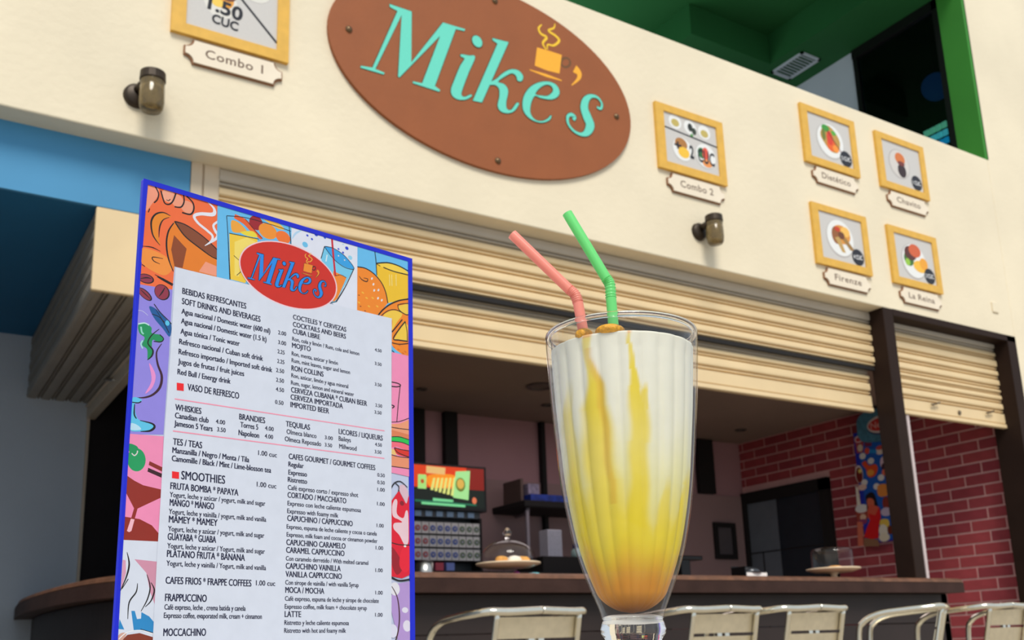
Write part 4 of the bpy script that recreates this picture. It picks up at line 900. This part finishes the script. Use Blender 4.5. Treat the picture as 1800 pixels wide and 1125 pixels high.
# white splash panel
fl([(195,226),(630,352),(628,780),(480,745),(300,500),(195,400)], B_, srgb(228,232,248), False)
st([(200,300),(222,265),(262,243)],B_,[5,14,8],srgb(180,215,245))
for c_, r_, cc in [((300,278),8,(30,70,210)),((330,302),8,(30,70,210)),((358,272),13,(30,70,210)),((415,292),9,(30,90,220)),((285,338),20,(110,195,240)),((505,367),7,(30,70,210)),((535,391),8,(30,70,210)),((560,362),13,(30,60,210)),((582,424),16,(150,215,245)),((535,336),4,(120,200,240))]: el(c_,r_,r_,B_,srgb(*cc))
fl([(412,350),(390,430),(440,600),(462,720),(490,712),(607,495),(560,430)],B_,srgb(120,205,242),False); fl([(412,350),(470,362),(545,412),(608,492),(560,490),(500,455),(450,405)],B_,srgb(52,165,236))
fl([(470,512),(520,535),(558,556),(500,690),(480,712),(462,712)],B_,srgb(246,140,36),False)
el((505,412),5,5,B_,WH); el((545,440),5,5,B_,WH); st([(430,405),(422,450)],B_,8,srgb(225,240,250))
st([(462,300),(470,400),(484,545)],B_,15,srgb(206,24,44))
st([(412,350),(470,362),(545,412),(608,494),(560,494),(500,458),(450,405),(412,350)],B_,5); st([(412,352),(390,430)],B_,6); st([(607,497),(548,620),(490,714)],B_,[6,7,9]); st([(452,722),(490,714)],B_,7,srgb(50,110,130)); st([(484,545),(520,538),(556,556)],B_,4)
# orange panel
fl([(630,352),(962,450),(966,1050),(966,1110),(855,1060),(855,832),(627,775)], B_, srgb(104,192,244), False)
fl([(755,460),(830,460),(905,485),(964,520),(966,705),(900,708),(830,725),(760,545)],B_,srgb(246,198,36),False); fl([(758,460),(830,458),(900,480),(962,520),(962,535),(870,520),(800,490)],B_,srgb(250,214,70))
fl([(629,485),(680,494),(735,528),(785,585),(815,650),(830,725),(800,760),(765,806),(627,775)],B_,srgb(248,140,28),False)
fl([(966,697),(910,706),(850,732),(800,765),(768,808),(856,832),(856,1000),(880,1030),(966,1092)],B_,srgb(250,140,24),False)
YL = srgb(248,206,70)
fl([(800,808),(845,775),(890,775),(925,798),(890,850),(857,900),(857,832)],B_,YL); fl([(935,845),(962,870),(962,975),(870,962)],B_,YL,False); fl([(895,750),(930,735),(966,732),(966,800),(925,790)],B_,YL)
for c_ in [(665,655),(690,690),(730,690),(640,720),(760,745),(705,745)]: el(c_,10,6,B_,srgb(250,190,60),-.3)
for c_ in [(725,562),(735,600),(768,638),(765,692),(790,705),(740,640)]: el(c_,6,11,B_,WH,-.5)
for c_ in [(640,672),(650,745),(680,775)]: el(c_,7,4,B_,srgb(150,70,30))
for c_ in [(870,1015),(900,1030),(930,1055),(905,1000),(945,1045)]: el(c_,10,4,B_,srgb(220,100,30),-.3)
st([(629,485),(680,494),(735,528),(785,585),(815,650),(830,725)],B_,8); st([(640,545),(660,570),(690,582),(697,565),(670,558)],B_,[3,7,7,6,3]); st([(744,385),(752,450),(757,540)],B_,7); st([(752,462),(830,458),(900,478),(964,512)],B_,9); st([(800,488),(870,515),(964,538)],B_,8); st([(755,465),(780,480)],B_,5)
for a_ in (840, 855, 883): st([(a_,535),(a_+2,610)],B_,4,srgb(250,240,170))
st([(966,697),(900,708),(840,735),(795,770),(765,806)],B_,10); st([(785,808),(830,775),(880,768),(930,790)],B_,6); st([(925,832),(890,875),(857,915)],B_,9); st([(944,845),(905,895),(866,958),(905,968),(962,976)],B_,9); st([(944,845),(956,910),(958,970)],B_,6); st([(895,735),(905,770),(945,798),(966,800)],B_,7); st([(895,735),(930,728),(966,726)],B_,6); st([(857,985),(905,995),(964,990)],B_,7); st([(857,1035),(905,1080),(964,1107)],B_,7)
# right strip
P_([(688,619),(718,626),(718.6,838),(687.5,831)], PK)
st([(38,115),(62,120),(75,128),(62,134),(38,132)],S3,5); st([(73,132),(66,200),(60,272)],S3,4); st([(38,205),(50,210),(42,218)],S3,5)
fl([(38,280),(70,278),(110,262),(110,325),(38,322)],S3,srgb(244,160,120),False); fl([(38,302),(110,322),(110,345),(38,330)],S3,srgb(226,130,84),False); fl([(38,328),(75,328),(110,342),(110,362),(80,352),(38,345)],S3,srgb(40,200,80),False); fl([(38,345),(80,352),(110,362),(110,388),(60,368),(38,372)],S3,srgb(250,110,130),False); fl([(50,372),(80,380),(110,385),(110,408),(80,405),(58,395)],S3,srgb(226,48,30)); fl([(38,375),(50,380),(60,402),(38,398)],S3,srgb(244,200,120),False); fl([(38,402),(110,412),(110,455),(38,445)],S3,srgb(240,150,110),False)
for L in ([(38,272),(70,270),(110,256)],[(38,292),(75,298),(110,302)],[(38,330),(70,330),(110,342)],[(38,347),(80,352),(110,364)],[(50,372),(65,392),(110,410)],[(50,372),(80,380),(110,385)],[(38,400),(70,408),(110,412)],[(38,445),(110,455)]): st(L,S3,3.5)
RD = srgb(228,10,44)
fl([(38,582),(68,540),(78,560),(95,590),(110,555),(112,860),(108,872),(80,884),(38,876)],S3,RD,False)
fl([(42,600),(52,575),(62,582),(60,630),(85,648),(95,620),(104,628),(106,700),(104,745),(90,752),(70,715),(48,690),(50,668),(80,665),(70,655),(45,640)],S3,srgb(240,205,215))
fl([(70,540),(72,520),(90,520),(105,550),(98,590),(85,570)],S3,srgb(225,190,205)); el((80,590),10,10,S3,srgb(140,10,30)); fl([(38,760),(70,800),(85,840),(60,870),(38,820)],S3,srgb(160,8,30)); fl([(80,770),(110,760),(110,840),(90,860),(70,830)],S3,srgb(240,20,50))
st([(38,744),(70,752),(110,754)],S3,4); el((92,758),6,4,S3,WH); st([(38,530),(52,510),(75,505),(102,528)],S3,[5,5,4,3]); st([(55,512),(68,525),(66,545)],S3,4); st([(38,880),(70,893),(110,888)],S3,7)
fl([(38,950),(60,930),(60,905),(112,895),(112,1290),(90,1290),(60,1100),(38,1010)],S3,srgb(184,152,216),False); el((52,925),22,26,S3,srgb(232,230,240)); el((92,1008),14,11,S3,srgb(230,225,242)); el((100,1070),18,22,S3,srgb(230,225,242)); el((45,1090),20,26,S3,srgb(225,225,244)); st([(40,915),(62,960),(70,1030),(65,1090),(50,1150),(45,1200)],S3,[3,5,6,6,5,3],srgb(70,30,30))
# the white paper that carries the list
P_([(308,470),(688,560),(687.5,620),(687.5,1125),(687,1190),(262,1190),(268,1125),(275,988),(282,872),(287,780),(299,620)], srgb(222,228,244))
# red oval logo
lc = BP(506, 483); le = BP(419.5, 461); re_ = BP(592, 503); rx = (re_[0]-le[0])/2; ox = (re_[0]+le[0])/2
tv = BP(486, 422)[1]; bv = BP(528, 546)[1]; ry = (tv-bv)/2; oy = (tv+bv)/2
pr.ell((ox, oy), rx, ry, srgb(246, 210, 220), n=64); pr.ell((ox, oy), rx*.975, ry*.965, srgb(212, 40, 20), n=64)
s0, s1 = Ts(220, 358), Ts(1490, 548); m0, m1 = Ts(372, 22), Ts(220, 358)
u0, u1 = BP(434.5, 488)[0], BP(572, 500)[0]; v0, v1 = BP(449, 444)[1], BP(436, 490)[1]
kx = (u1-u0)/(s1[0]-s0[0]); ky = (v0-v1)/(m0[1]-m1[1])
Tm = lambda a_, b_: (u0+(Ts(a_, b_)[0]-s0[0])*kx, v1+(Ts(a_, b_)[1]-m1[1])*ky)
word_art(pr, Tm, k_*kx, srgb(34, 140, 240), srgb(16, 12, 30), None, None, .0006, None)
cup_art(pr, Tm, k_*kx, srgb(246, 146, 36), srgb(30, 14, 20), srgb(250, 190, 60), srgb(60, 20, 20), .0003)
# blue border strips over the art edges
P_([(252,314),(724,455),(724.2,467),(716.5,460),(259.5,325),(252,325)], srgb(6,30,214))
P_([(252,314),(259.5,325),(249,440),(241,568),(231.6,705.6),(226,789),(219,909),(213,1007),(207,1117),(203,1190),(196,1190),(199.5,1125)], srgb(6,30,214))
P_([(716.5,459),(724,455),(729,1125),(729.5,1190),(721,1190),(720,1125)], srgb(6,30,214))
assert pr.k*pr.step < .0035, pr.k; pr.obj('printed_picture', PRINTG, mn)
# ---- the list
zp_ = pr.k*pr.step+.00002
pt = Print(O_-n_*zp_, u_, -w_, -n_, 0)
def T_(txt, x0, y0, x1, h=8.5, bold=.004):
    p0 = BP(x0, y0); dx = BP(x1, y0)[0]-p0[0]
    for q_ in (0, .45 if h < 9 else .7):
        pt.text(txt, (p0[0]+q_*px1, p0[1]), (p0[0]+dx+q_*px1-.4*px1, p0[1]), h*py1*.96, INK)
def SK(x, y): return 0.0 if y > 690 else .0
H, Sm, NR = 10.5, 8.3, 9.6
LINES = [
('BEBIDAS REFRESCANTES',319.5,516.5,432.5,11),('SOFT DRINKS AND BEVERAGES',318.8,534.4,457.5,11),('Agua nacional / Domestic water (600 ml)',318,551.5,474.6,NR),
('Agua nacional / Domestic water (1.5 lt)',317.3,568.5,468,NR),('Agua tónica / Tonic water',316.3,586.7,421,NR),('Refresco nacional / Cuban soft drink',314,604.8,461.8,NR),
('Refresco importado / Imported soft drink',313,622.5,478,NR),('Jugos de frutas / fruit juices',312,639.6,428.7,NR),('Red Bull / Energy drink',311,658,404.8,NR),('VASO DE REFRESCO',328.6,686,419.7,11.5),
('2.00',488,587.7,502.3,7.5),('3.00',488,604.8,502.3,7.5),('2.25',487,621,499.6,7.5),('2.25',486.5,638,499.2,7.5),('2.50',484.4,654,498.8,7.5),('2.50',484.4,671,498.5,7.5),('4.50',484,687.4,498.5,7.5),('0.50',482.7,710,497.5,7.5),
('WHISKIES',307,721,353.2,10.5),('Canadian club',306.5,734.8,366,NR),('4.00',378.4,744.4,395,7.5),('Jameson 5 Years',305.2,748.7,373,NR),('3.50',380.7,758.3,396,7.5),
('BRANDIES',419.6,737.4,465.2,10.5),('Torres 5',421.5,751,453,NR),('4.00',464.8,756,480.4,7.5),('Napoleon',418.3,765,454.6,NR),('4.00',464.4,770,479.3,7.5),
('TES / TEAS',303,781.7,354.5,11),('Manzanilla / Negro / Menta / Tila',302,796,437.5,NR),('Camomille / Black / Mint / Lime-blosson tea',301,810.5,475.9,NR),('1.00 cuc',453,800,486,8.5),
('SMOOTHIES',317.6,842.5,394.8,14),('1.00 cuc',450.5,855.3,485,8.5),('FRUTA BOMBA * PAPAYA',298.4,859.6,418.3,11),('Yogurt, leche y azúcar / yogurt, milk and sugar',297.3,873.5,465.9,Sm),
('MANGO * MANGO',297.3,888.8,375.6,11),('Yogurt, leche y vainilla / yogurt, milk and vanilla',295.8,903.3,467.4,Sm),('MAMEY * MAMEY',295.8,918.3,381.6,11),
('Yogurt, leche y azúcar / yogurt, milk and sugar',294.4,933.6,464,Sm),('GUAYABA * GUABA',293.6,949,379,11),('Yogurt, leche y azúcar / Yogurt, milk and sugar',293,963.6,465,Sm),
('PLÁTANO FRUTA * BANANA',292.4,979,429.6,11),('Yogurt, leche y vainilla / Yogurt, milk and vanilla',291.6,994.4,467,Sm),('CAFES FRIOS * FRAPPE COFFEES',290,1026,441,11),('1.00 cuc',449,1029,483,8.5),
('FRAPPUCCINO',289,1056.6,362.4,11.5),('Café expreso, leche , crema batida y canela',288,1071.6,431,Sm),('Expresso coffee, evaporated milk, cream + cinnamon',287,1086.4,459.6,Sm),('MOCCACHINO',286,1118,361,11.5),
('COCTELES Y CERVEZAS',514.2,561.2,607.6,9.5),('COCKTAILS AND BEERS',514,574,607,9.5),('CUBA LIBRE',513.5,586,561.6,9.5),('Ron, cola y limón ? Rum, cola and lemon',512.8,598.9,630.7,7.8),('4.50',658,617.4,670,6.5),
('MOJITO',512.4,611,545.4,9.5),('Ron, menta, azúcar y limón',511.9,624.8,593.2,7.8),('3.50',658,641.4,670,6.5),('Rum, mint leaves, sugar and lemon',511.7,636.8,614.5,7.8),
('RON COLLINS',511.4,651.3,567.8,10),('Ron, azúcar, limón y agua mineral',511.2,663.3,611.3,7.8),('3.50',658,678,670,6.5),('Rum, sugar, lemon and mineral water',510.7,676,621.4,7.8),
('CERVEZA CUBANA * CUBAN BEER',510.7,689.5,644,10),('2.50',659,714.9,671,6.5),('CERVEZA IMPORTADA',510,702.2,601.8,10),('3.50',657.5,727,670,6.5),('IMPORTED BEER',509.6,715.6,577.5,10),
('TEQUILAS',501.5,749.4,544,10),('Olmeca blanco',502.9,762.7,555.6,8.8),('3.00',570,771.9,584.3,6.8),('Olmeca Reposado',499.8,775.4,563.8,8.8),('3.50',570,784.8,583,6.8),
('LICORES / LIQUEURS',594.5,762.7,671.7,10),('Baileys',594.5,774.6,616,8.8),('4.50',658.3,784,670.5,6.8),('Millwood',595.5,788.3,626,8.8),('3.50',657.8,796.8,669.7,6.8),
('CAFES GOURMET / GOURMET COFFEES',506.6,806.7,658.5,10),('Regular',506,820,533,9),('0.50',662.5,837.7,675.6,6.8),('Expresso',506,834.3,538.7,9),('0.50',662.5,850.6,675.6,6.8),('Ristretto',505,847,538.9,9),('1.00',662.5,863.3,675.6,6.8),
('Café expreso corto / expresso shot',505,860.8,628.8,8.6),('CORTADO / MACCHIATO',504.5,874.7,607.8,10),('1.00',662,888.4,675.5,6.8),('Expreso con leche caliente espumosa',504.5,888.4,633.7,8.2),('Expresso with foamy milk',504,902,593.9,8.2),
('CAPUCHINO / CAPPUCCINO',504,915.6,619,10),('1.00',661.3,926.6,673.8,6.8),('Expreso, espuma de leche caliente y cocoa o canela',503,929.3,661.5,7.8),('Expresso, milk foam and cocoa or cinnamon powder',503,943.2,662.5,7.8),
('CAPUCHINO CARAMELO',502.4,958,606.4,10),('1.00',659.6,966,672.8,6.8),('CARAMEL CAPPUCCINO',502,971.6,604.6,10),('Con caramelo derretido / With melted caramel',501.6,985.4,646.6,7.8),
('CAPUCHINO VAINILLA',501.4,999.6,598,10),('1.00',659,1005.4,672,6.8),('VANILLA CAPPUCCINO',501,1014,600,10),('Con sirope de vainilla / with vanilla Syrup',500.6,1027.6,629.6,7.8),
('MOCA / MOCHA',500.6,1042,569,10),('1.00',659,1045,672,6.8),('Café expreso, espuma de leche y sirope de chocolate',500,1056,665,7.8),('Expresso coffee, milk foam + chocolate syrup',499.6,1070,644,7.8),
('LATTE',499.4,1084.6,528.4,10),('1.00',658.6,1084,671.8,6.8),('Ristretto y leche caliente espumosa',499,1098.4,612.6,7.8),('Ristretto with hot and foamy milk',498.6,1112.4,607.4,7.8)]
for L in LINES: T_(L[0], L[1], L[2], L[3], L[4])
pt.obj('printed_list', PRINT, mn)
pk = Print(O_-n_*zp_, u_, -w_, -n_, 0)
for L in ([(306.3,701.4),(675.3,757.6)], [(303.3,757.8),(675,806)]): pk.stroke([BP(*q) for q in L], 1.6*px1, srgb(236,140,165), smooth=False)
for x0, y0, x1, y1 in [(310,673,322.3,686.5),(301.6,828.5,314,841)]: pk.poly([BP(x0, y0), BP(x1, y0+1.7), BP(x1, y1+1.2), BP(x0, y1-.3)], srgb(226,20,30))
pk.obj('printed_rules', PRINT, mn)

# ================================================================== MILKSHAKE GLASS
DG = .64
Tp = PD(1091.5, 594, DG); hdir = Vector((FWD.x, FWD.y, 0)).normalized()
r = ray(1113, 1105); tt = (Tp-EYE).dot(hdir)/r.dot(hdir); Bp = EYE+r*tt
ax = (Tp-Bp).normalized()
def proj(p):
    c_ = p-EYE; d = c_.dot(FWD); return CX+F*c_.dot(RIGHT)/d, CY-F*c_.dot(UP)/d, d
def axis_at(y):
    lo, hi = -.3, .3
    for _ in range(40):
        mid_ = (lo+hi)/2
        if proj(Bp+ax*mid_)[1] > y: lo = mid_
        else: hi = mid_
    return lo
PROF = [(594,132.5),(601,132.8),(650,131),(700,128.6),(741,126),(790,122.2),(843,117.7),(880,113),(911,107.8),(945,101.5),(980,92.7),(1010,83),(1031,74.3),(1055,65),(1075,56.5),(1087,52.5)]
def rad(y, hw): t_ = axis_at(y); return t_, hw*proj(Bp+ax*t_)[2]/F
PR = [rad(y, hw) for y, hw in PROF]
def r_at(t_):
    L = sorted(PR)
    if t_ <= L[0][0]: return L[0][1]
    if t_ >= L[-1][0]: return L[-1][1]
    for (a0, b0), (a1, b1) in zip(L, L[1:]):
        if a0 <= t_ <= a1: k = (t_-a0)/(a1-a0); return b0+(b1-b0)*k
# smoother radius by local averaging
def rs(t_): return sum(r_at(t_+k*.003) for k in (-2, -1, 0, 1, 2))/5
gl = thing('milkshake_glass', 'tall fluted sundae glass of white and yellow milkshake in front', 'glass', tuple(Bp))
tb = axis_at(1087); tt_ = PR[0][0]
uu = (-hdir-ax*(-hdir).dot(ax)).normalized(); ww = ax.cross(uu)      # uu points at the camera
WALL = .0032
NF = 22
def surf(rows, N, flute):
    v = []; f = []
    for (t_, r_) in rows:
        for j in range(N):
            a_ = 2*PI*j/N; rr = r_*(1+flute(t_, a_)); v.append(tuple(Bp+ax*t_+(uu*math.cos(a_)+ww*math.sin(a_))*rr))
    for i in range(len(rows)-1):
        for j in range(N): f.append((i*N+j, i*N+(j+1) % N, (i+1)*N+(j+1) % N, (i+1)*N+j))
    return v, f
def fl_in(t_, a_):
    k = max(0, min(1, (tt_-.006-t_)/.012)); return -.042*k*(1-abs(math.cos(a_*NF/2))**.8)
rows = [(tb+(tt_-tb)*i/60, 0) for i in range(61)]
rows = [(t_, rs(t_)) for t_, _ in rows]
b = MB(); v, f = surf(rows, 264, lambda t_, a_: -.006*max(0, min(1, (tt_-.010-t_)/.015))*(1-abs(math.cos(a_*NF/2)))); b.add(v, f)
b.obj('bowl', glass_thin('glass_bowl_wall', (1, 1, 1, 1), (.80, .79, .72, 1), .30), gl, smooth=True)
b = MB(); tl0 = axis_at(1078)
v, f = surf([(t_, rs(t_)-WALL) for t_ in [axis_at(625)+(tt_-axis_at(625))*i/14 for i in range(15)]], 264, fl_in); b.add(v, f)
b.obj('inner_wall', glass_thin('glass_inner_wall', (.84, .84, .82, 1), (.45, .44, .42, 1), .30), gl, smooth=True)
# rim ring
b = MB(); rr0 = PR[0][1]-.0016; ring = [Bp+ax*(tt_+.0006)+(uu*math.cos(2*PI*i/96)+ww*math.sin(2*PI*i/96))*rr0 for i in range(97)]
b.tube(ring, .0019, 10, caps=False); b.obj('rim', GS, gl, smooth=True, weld=True)
# solid stem and foot
b = MB(); st_prof = []
for y, hw in [(1087,52.5),(1092,53.2),(1098,56),(1106,57.8),(1114,56.5),(1119,53),(1123,50.5),(1130,47.5),(1138,38),(1146,24),(1155,17)]: st_prof.append(rad(y, hw))
tz = st_prof[-1][0]
while (Bp+ax*tz).z > .703: tz -= .001
st_prof += [((st_prof[-1][0]+tz)/2, .0075), (tz+.010, .010), (tz+.005, .024), (tz+.002, .035), (tz, .037), (tz-.0015, .036), (tz-.0015, .0001)]
top = [(axis_at(1079), .0001), (axis_at(1080), .010), (axis_at(1081.5), .015), (axis_at(1084), .0175), (axis_at(1087.2), .0188)]
b.lathe([(r_, t_) for t_, r_ in top+st_prof], Bp, 72, ax); b.obj('stem', GS, gl, smooth=True)
# milkshake
def liquid():
    N = 220; tl = axis_at(619); rows = []
    n = 150
    for i in range(n+1):
        t_ = tl0+(tl-tl0)*i/n; r_ = rs(t_)-WALL*.9
        k = (t_-tl0)/.012
        if k < 1: r_ *= math.sqrt(max(0.0, 1-(1-k)**2))*.999+.001
        rows.append((t_, max(r_, .0003)))
    v, f = surf(rows, N, lambda t_, a_: fl_in(t_, a_)*.9)
    # top surface
    base = len(v); nr = 8
    last = n*N
    for k in range(1, nr+1):
        for j in range(N):
            p = Vector(v[last+j]); c_ = Bp+ax*tl; q = p+(c_-p)*(k/nr*.999); v.append(tuple(q+ax*(.0012*math.sin(k*1.1)+.0006*math.sin(j*.17+k))*(1 if k < nr else 0)))
        a0 = last if k == 1 else base+(k-2)*N
        b0 = base+(k-1)*N
        for j in range(N): f.append((a0+j, a0+(j+1) % N, b0+(j+1) % N, b0+j))
    me = bpy.data.meshes.new('milkshake'); me.from_pydata(v, [], f)
    ca = me.color_attributes.new('Col', 'FLOAT_COLOR', 'POINT')
    white = Vector(srgb(224, 222, 208)[:3]); pale = Vector(srgb(216, 208, 120)[:3]); yel = Vector(srgb(222, 198, 6)[:3]); ora = Vector(srgb(206, 134, 6)[:3]); brn = Vector(srgb(150, 70, 6)[:3])
    def ss(a_, b_, x): x = max(0, min(1, (x-a_)/(b_-a_))); return x*x*(3-2*x)
    # streaks: lists of (y, x centre, half width, strength)
    SK_ = [[(592,1022,9,.9),(620,1022,7,.75),(655,1022,5,.6),(680,1028,7,.85),(700,1034,12,.95),(740,1036,19,.95),(800,1042,24,.85),(860,1050,24,.8),(930,1060,28,.8),(980,1065,40,.8)],
           [(592,1074,16,.9),(602,1070,10,.8),(612,1066,5,0)],
           [(600,1090,3,.6),(640,1093,3,.8),(680,1098,5,.95),(710,1105,9,.95),(740,1111,15,.9),(800,1112,15,.75),(860,1112,14,.8),(930,1112,18,.9),(980,1112,35,.8)],
           [(700,1124,3,0),(715,1124,4,.9),(745,1123,5,.8),(760,1122,6,0)],
           [(680,990,5,0),(740,990,7,.6),(800,996,9,.55),(870,1008,10,.7),(940,1022,14,.8)],
           [(850,1163,4,0),(880,1163,6,.6),(930,1160,12,.7),(980,1155,25,.8)],
           [(820,1208,3,0),(860,1206,7,.8),(900,1198,9,.8),(950,1188,14,.8)]]
    for i, co_ in enumerate(v):
        p = Vector(co_)
        rel = p-Bp; t_ = rel.dot(ax); rv = rel-ax*t_; ang = math.atan2(rv.dot(ww), rv.dot(uu)); y = proj(Bp+ax*t_)[1]; s_ = math.sin(ang)
        front = math.cos(ang) > 0
        cxx = 1091.5+(y-594)*.0424; hw = max(r_at(t_)*F/DG, 1); x = cxx+(s_ if True else 0)*hw*SGN
        if not front: x = 2*cxx-x
        rib = abs(math.cos(ang*NF/2)); ns = math.sin(ang*NF/2*.5+1)*14+math.sin(ang*7+y*.01)*16
        col = white.copy()
        col = col.lerp(pale, .65*ss(740, 900, y+ns)+.15*ss(640, 800, y)*(1-abs(rib-.5)))
        col = col.lerp(yel, .85*ss(850, 985, y+ns*1.6))
        a_ = 0; ora_a = 0
        for S in SK_:
            if y < S[0][0]-2 or y > S[-1][0]+30: continue
            for (y0, x0, w0, k0), (y1, x1, w1, k1) in zip(S, S[1:]):
                if y0-2 <= y <= y1 or (S[-1][0] == y1 and y >= y1):
                    k = max(0, min(1, (y-y0)/(y1-y0))); xc = x0+(x1-x0)*k+2.5*math.sin(y*.06+x0); w_h = (w0+(w1-w0)*k)*1.18; st2 = k0+(k1-k0)*k
                    q = st2*(1-ss(w_h*.55, w_h*1.35, abs(x-xc)))
                    a_ = max(a_, q)
                    if S is SK_[0] and 640 < y < 900: ora_a = max(ora_a, .4*(1-ss(2, 10, abs(x-xc-w_h*.5)))*st2)
        streak = yel.lerp(ora, .5*ss(640, 590, y)) if y < 640 else yel
        col = col.lerp(Vector(srgb(222, 150, 16)[:3]) if y < 622 else streak, a_)
        col = col.lerp(ora, ora_a)
        col = col.lerp(ora, ss(950, 1040, y+ns*.6)); col = col.lerp(brn, ss(1040, 1085, y)*.8)
        if rv.length < r_at(t_)*.8 and y < 640: col = white.lerp(Vector(srgb(226, 160, 30)[:3]), ss(.022, .010, (p-(PS1)).length) if False else 0)
        ca.data[i].color = (col.x, col.y, col.z, 1)
    return me
# does +ww run to the right of the picture?
SGN = 1 if ww.dot(RIGHT) > 0 else -1
PS1 = Bp
link('milkshake', liquid(), attr_mat('milkshake_liquid', .6, sss=.1), gl, smooth=True)
# sauce blobs on the surface by the straws
tl = axis_at(619)
SAUCE = mat('orange_sauce', srgb(240, 168, 16), .4, noise=.35, nscale=400, bump=.3, bscale=500)
def onsurf(px_, front_amt):
    c_ = Bp+ax*tl; r_ = rs(tl)-WALL; dx = (px_-proj(c_)[0])*DG/F*SGN
    return c_+ww*dx+uu*front_amt*math.sqrt(max(0, r_*r_-dx*dx))
for (pxx, w_) in [(1022, .0055), (1064, .009)]:
    p = onsurf(pxx, .86)
    b = MB(); b.lathe([(w_*math.sin(PI*i/10), .004*math.cos(PI*i/10)+.002) for i in range(11)], p, 20, ax).obj('sauce', SAUCE, gl, smooth=True)
# straws
def straw(name, label, col, pts_px, bend, rr_, depth_amt):
    t = thing(name, label, 'straw', tuple(onsurf(pts_px[-1][0], .5)), 'bendy straws in the milkshake')
    # plane through the entry point, parallel to the picture plane's horizontal
    e0 = onsurf(pts_px[-1][0], depth_amt); dd = (e0-EYE).dot(hdir)
    P = []
    for x, y in pts_px:
        r_ = ray(x, y); P.append(EYE+r_*(dd/r_.dot(hdir)))
    low = P[-1]+(P[-1]-P[-2]).normalized()*.03
    mt = straw_mat(name+label[:5], col)
    a0, a1 = P[0], P[bend[0]]
    seg1 = [P[0], P[0].lerp(P[1], .5), P[1]]
    MB().tube(seg1, rr_, 20, caps=False).obj('tube', mt, t, smooth=True)
    # corrugated bend
    cur = crom([P[i] for i in range(bend[0], bend[1]+1)], 14); n = len(cur)
    MB().tube(cur, [rr_*(1.10 if i % 3 == 0 else .94) for i in range(n)], 20, caps=False).obj('bend', mt, t, smooth=True)
    MB().tube([P[bend[1]]]+P[bend[1]+1:]+[low], rr_, 20, caps=False).obj('tube', mt, t, smooth=True)
    return t
straw('straw', 'pink bendy straw leaning left out of the milkshake', srgb(255, 168, 152), [(900.5,412),(1001,509),(1011,518),(1016,532),(1027,592)], (1, 3), .0032, .80)
straw('straw', 'green bendy straw rising behind the pink one from the milkshake', srgb(132, 238, 146), [(997,375),(1066,490),(1072,500),(1074,524),(1080,592)], (1, 3), .0032, .72)
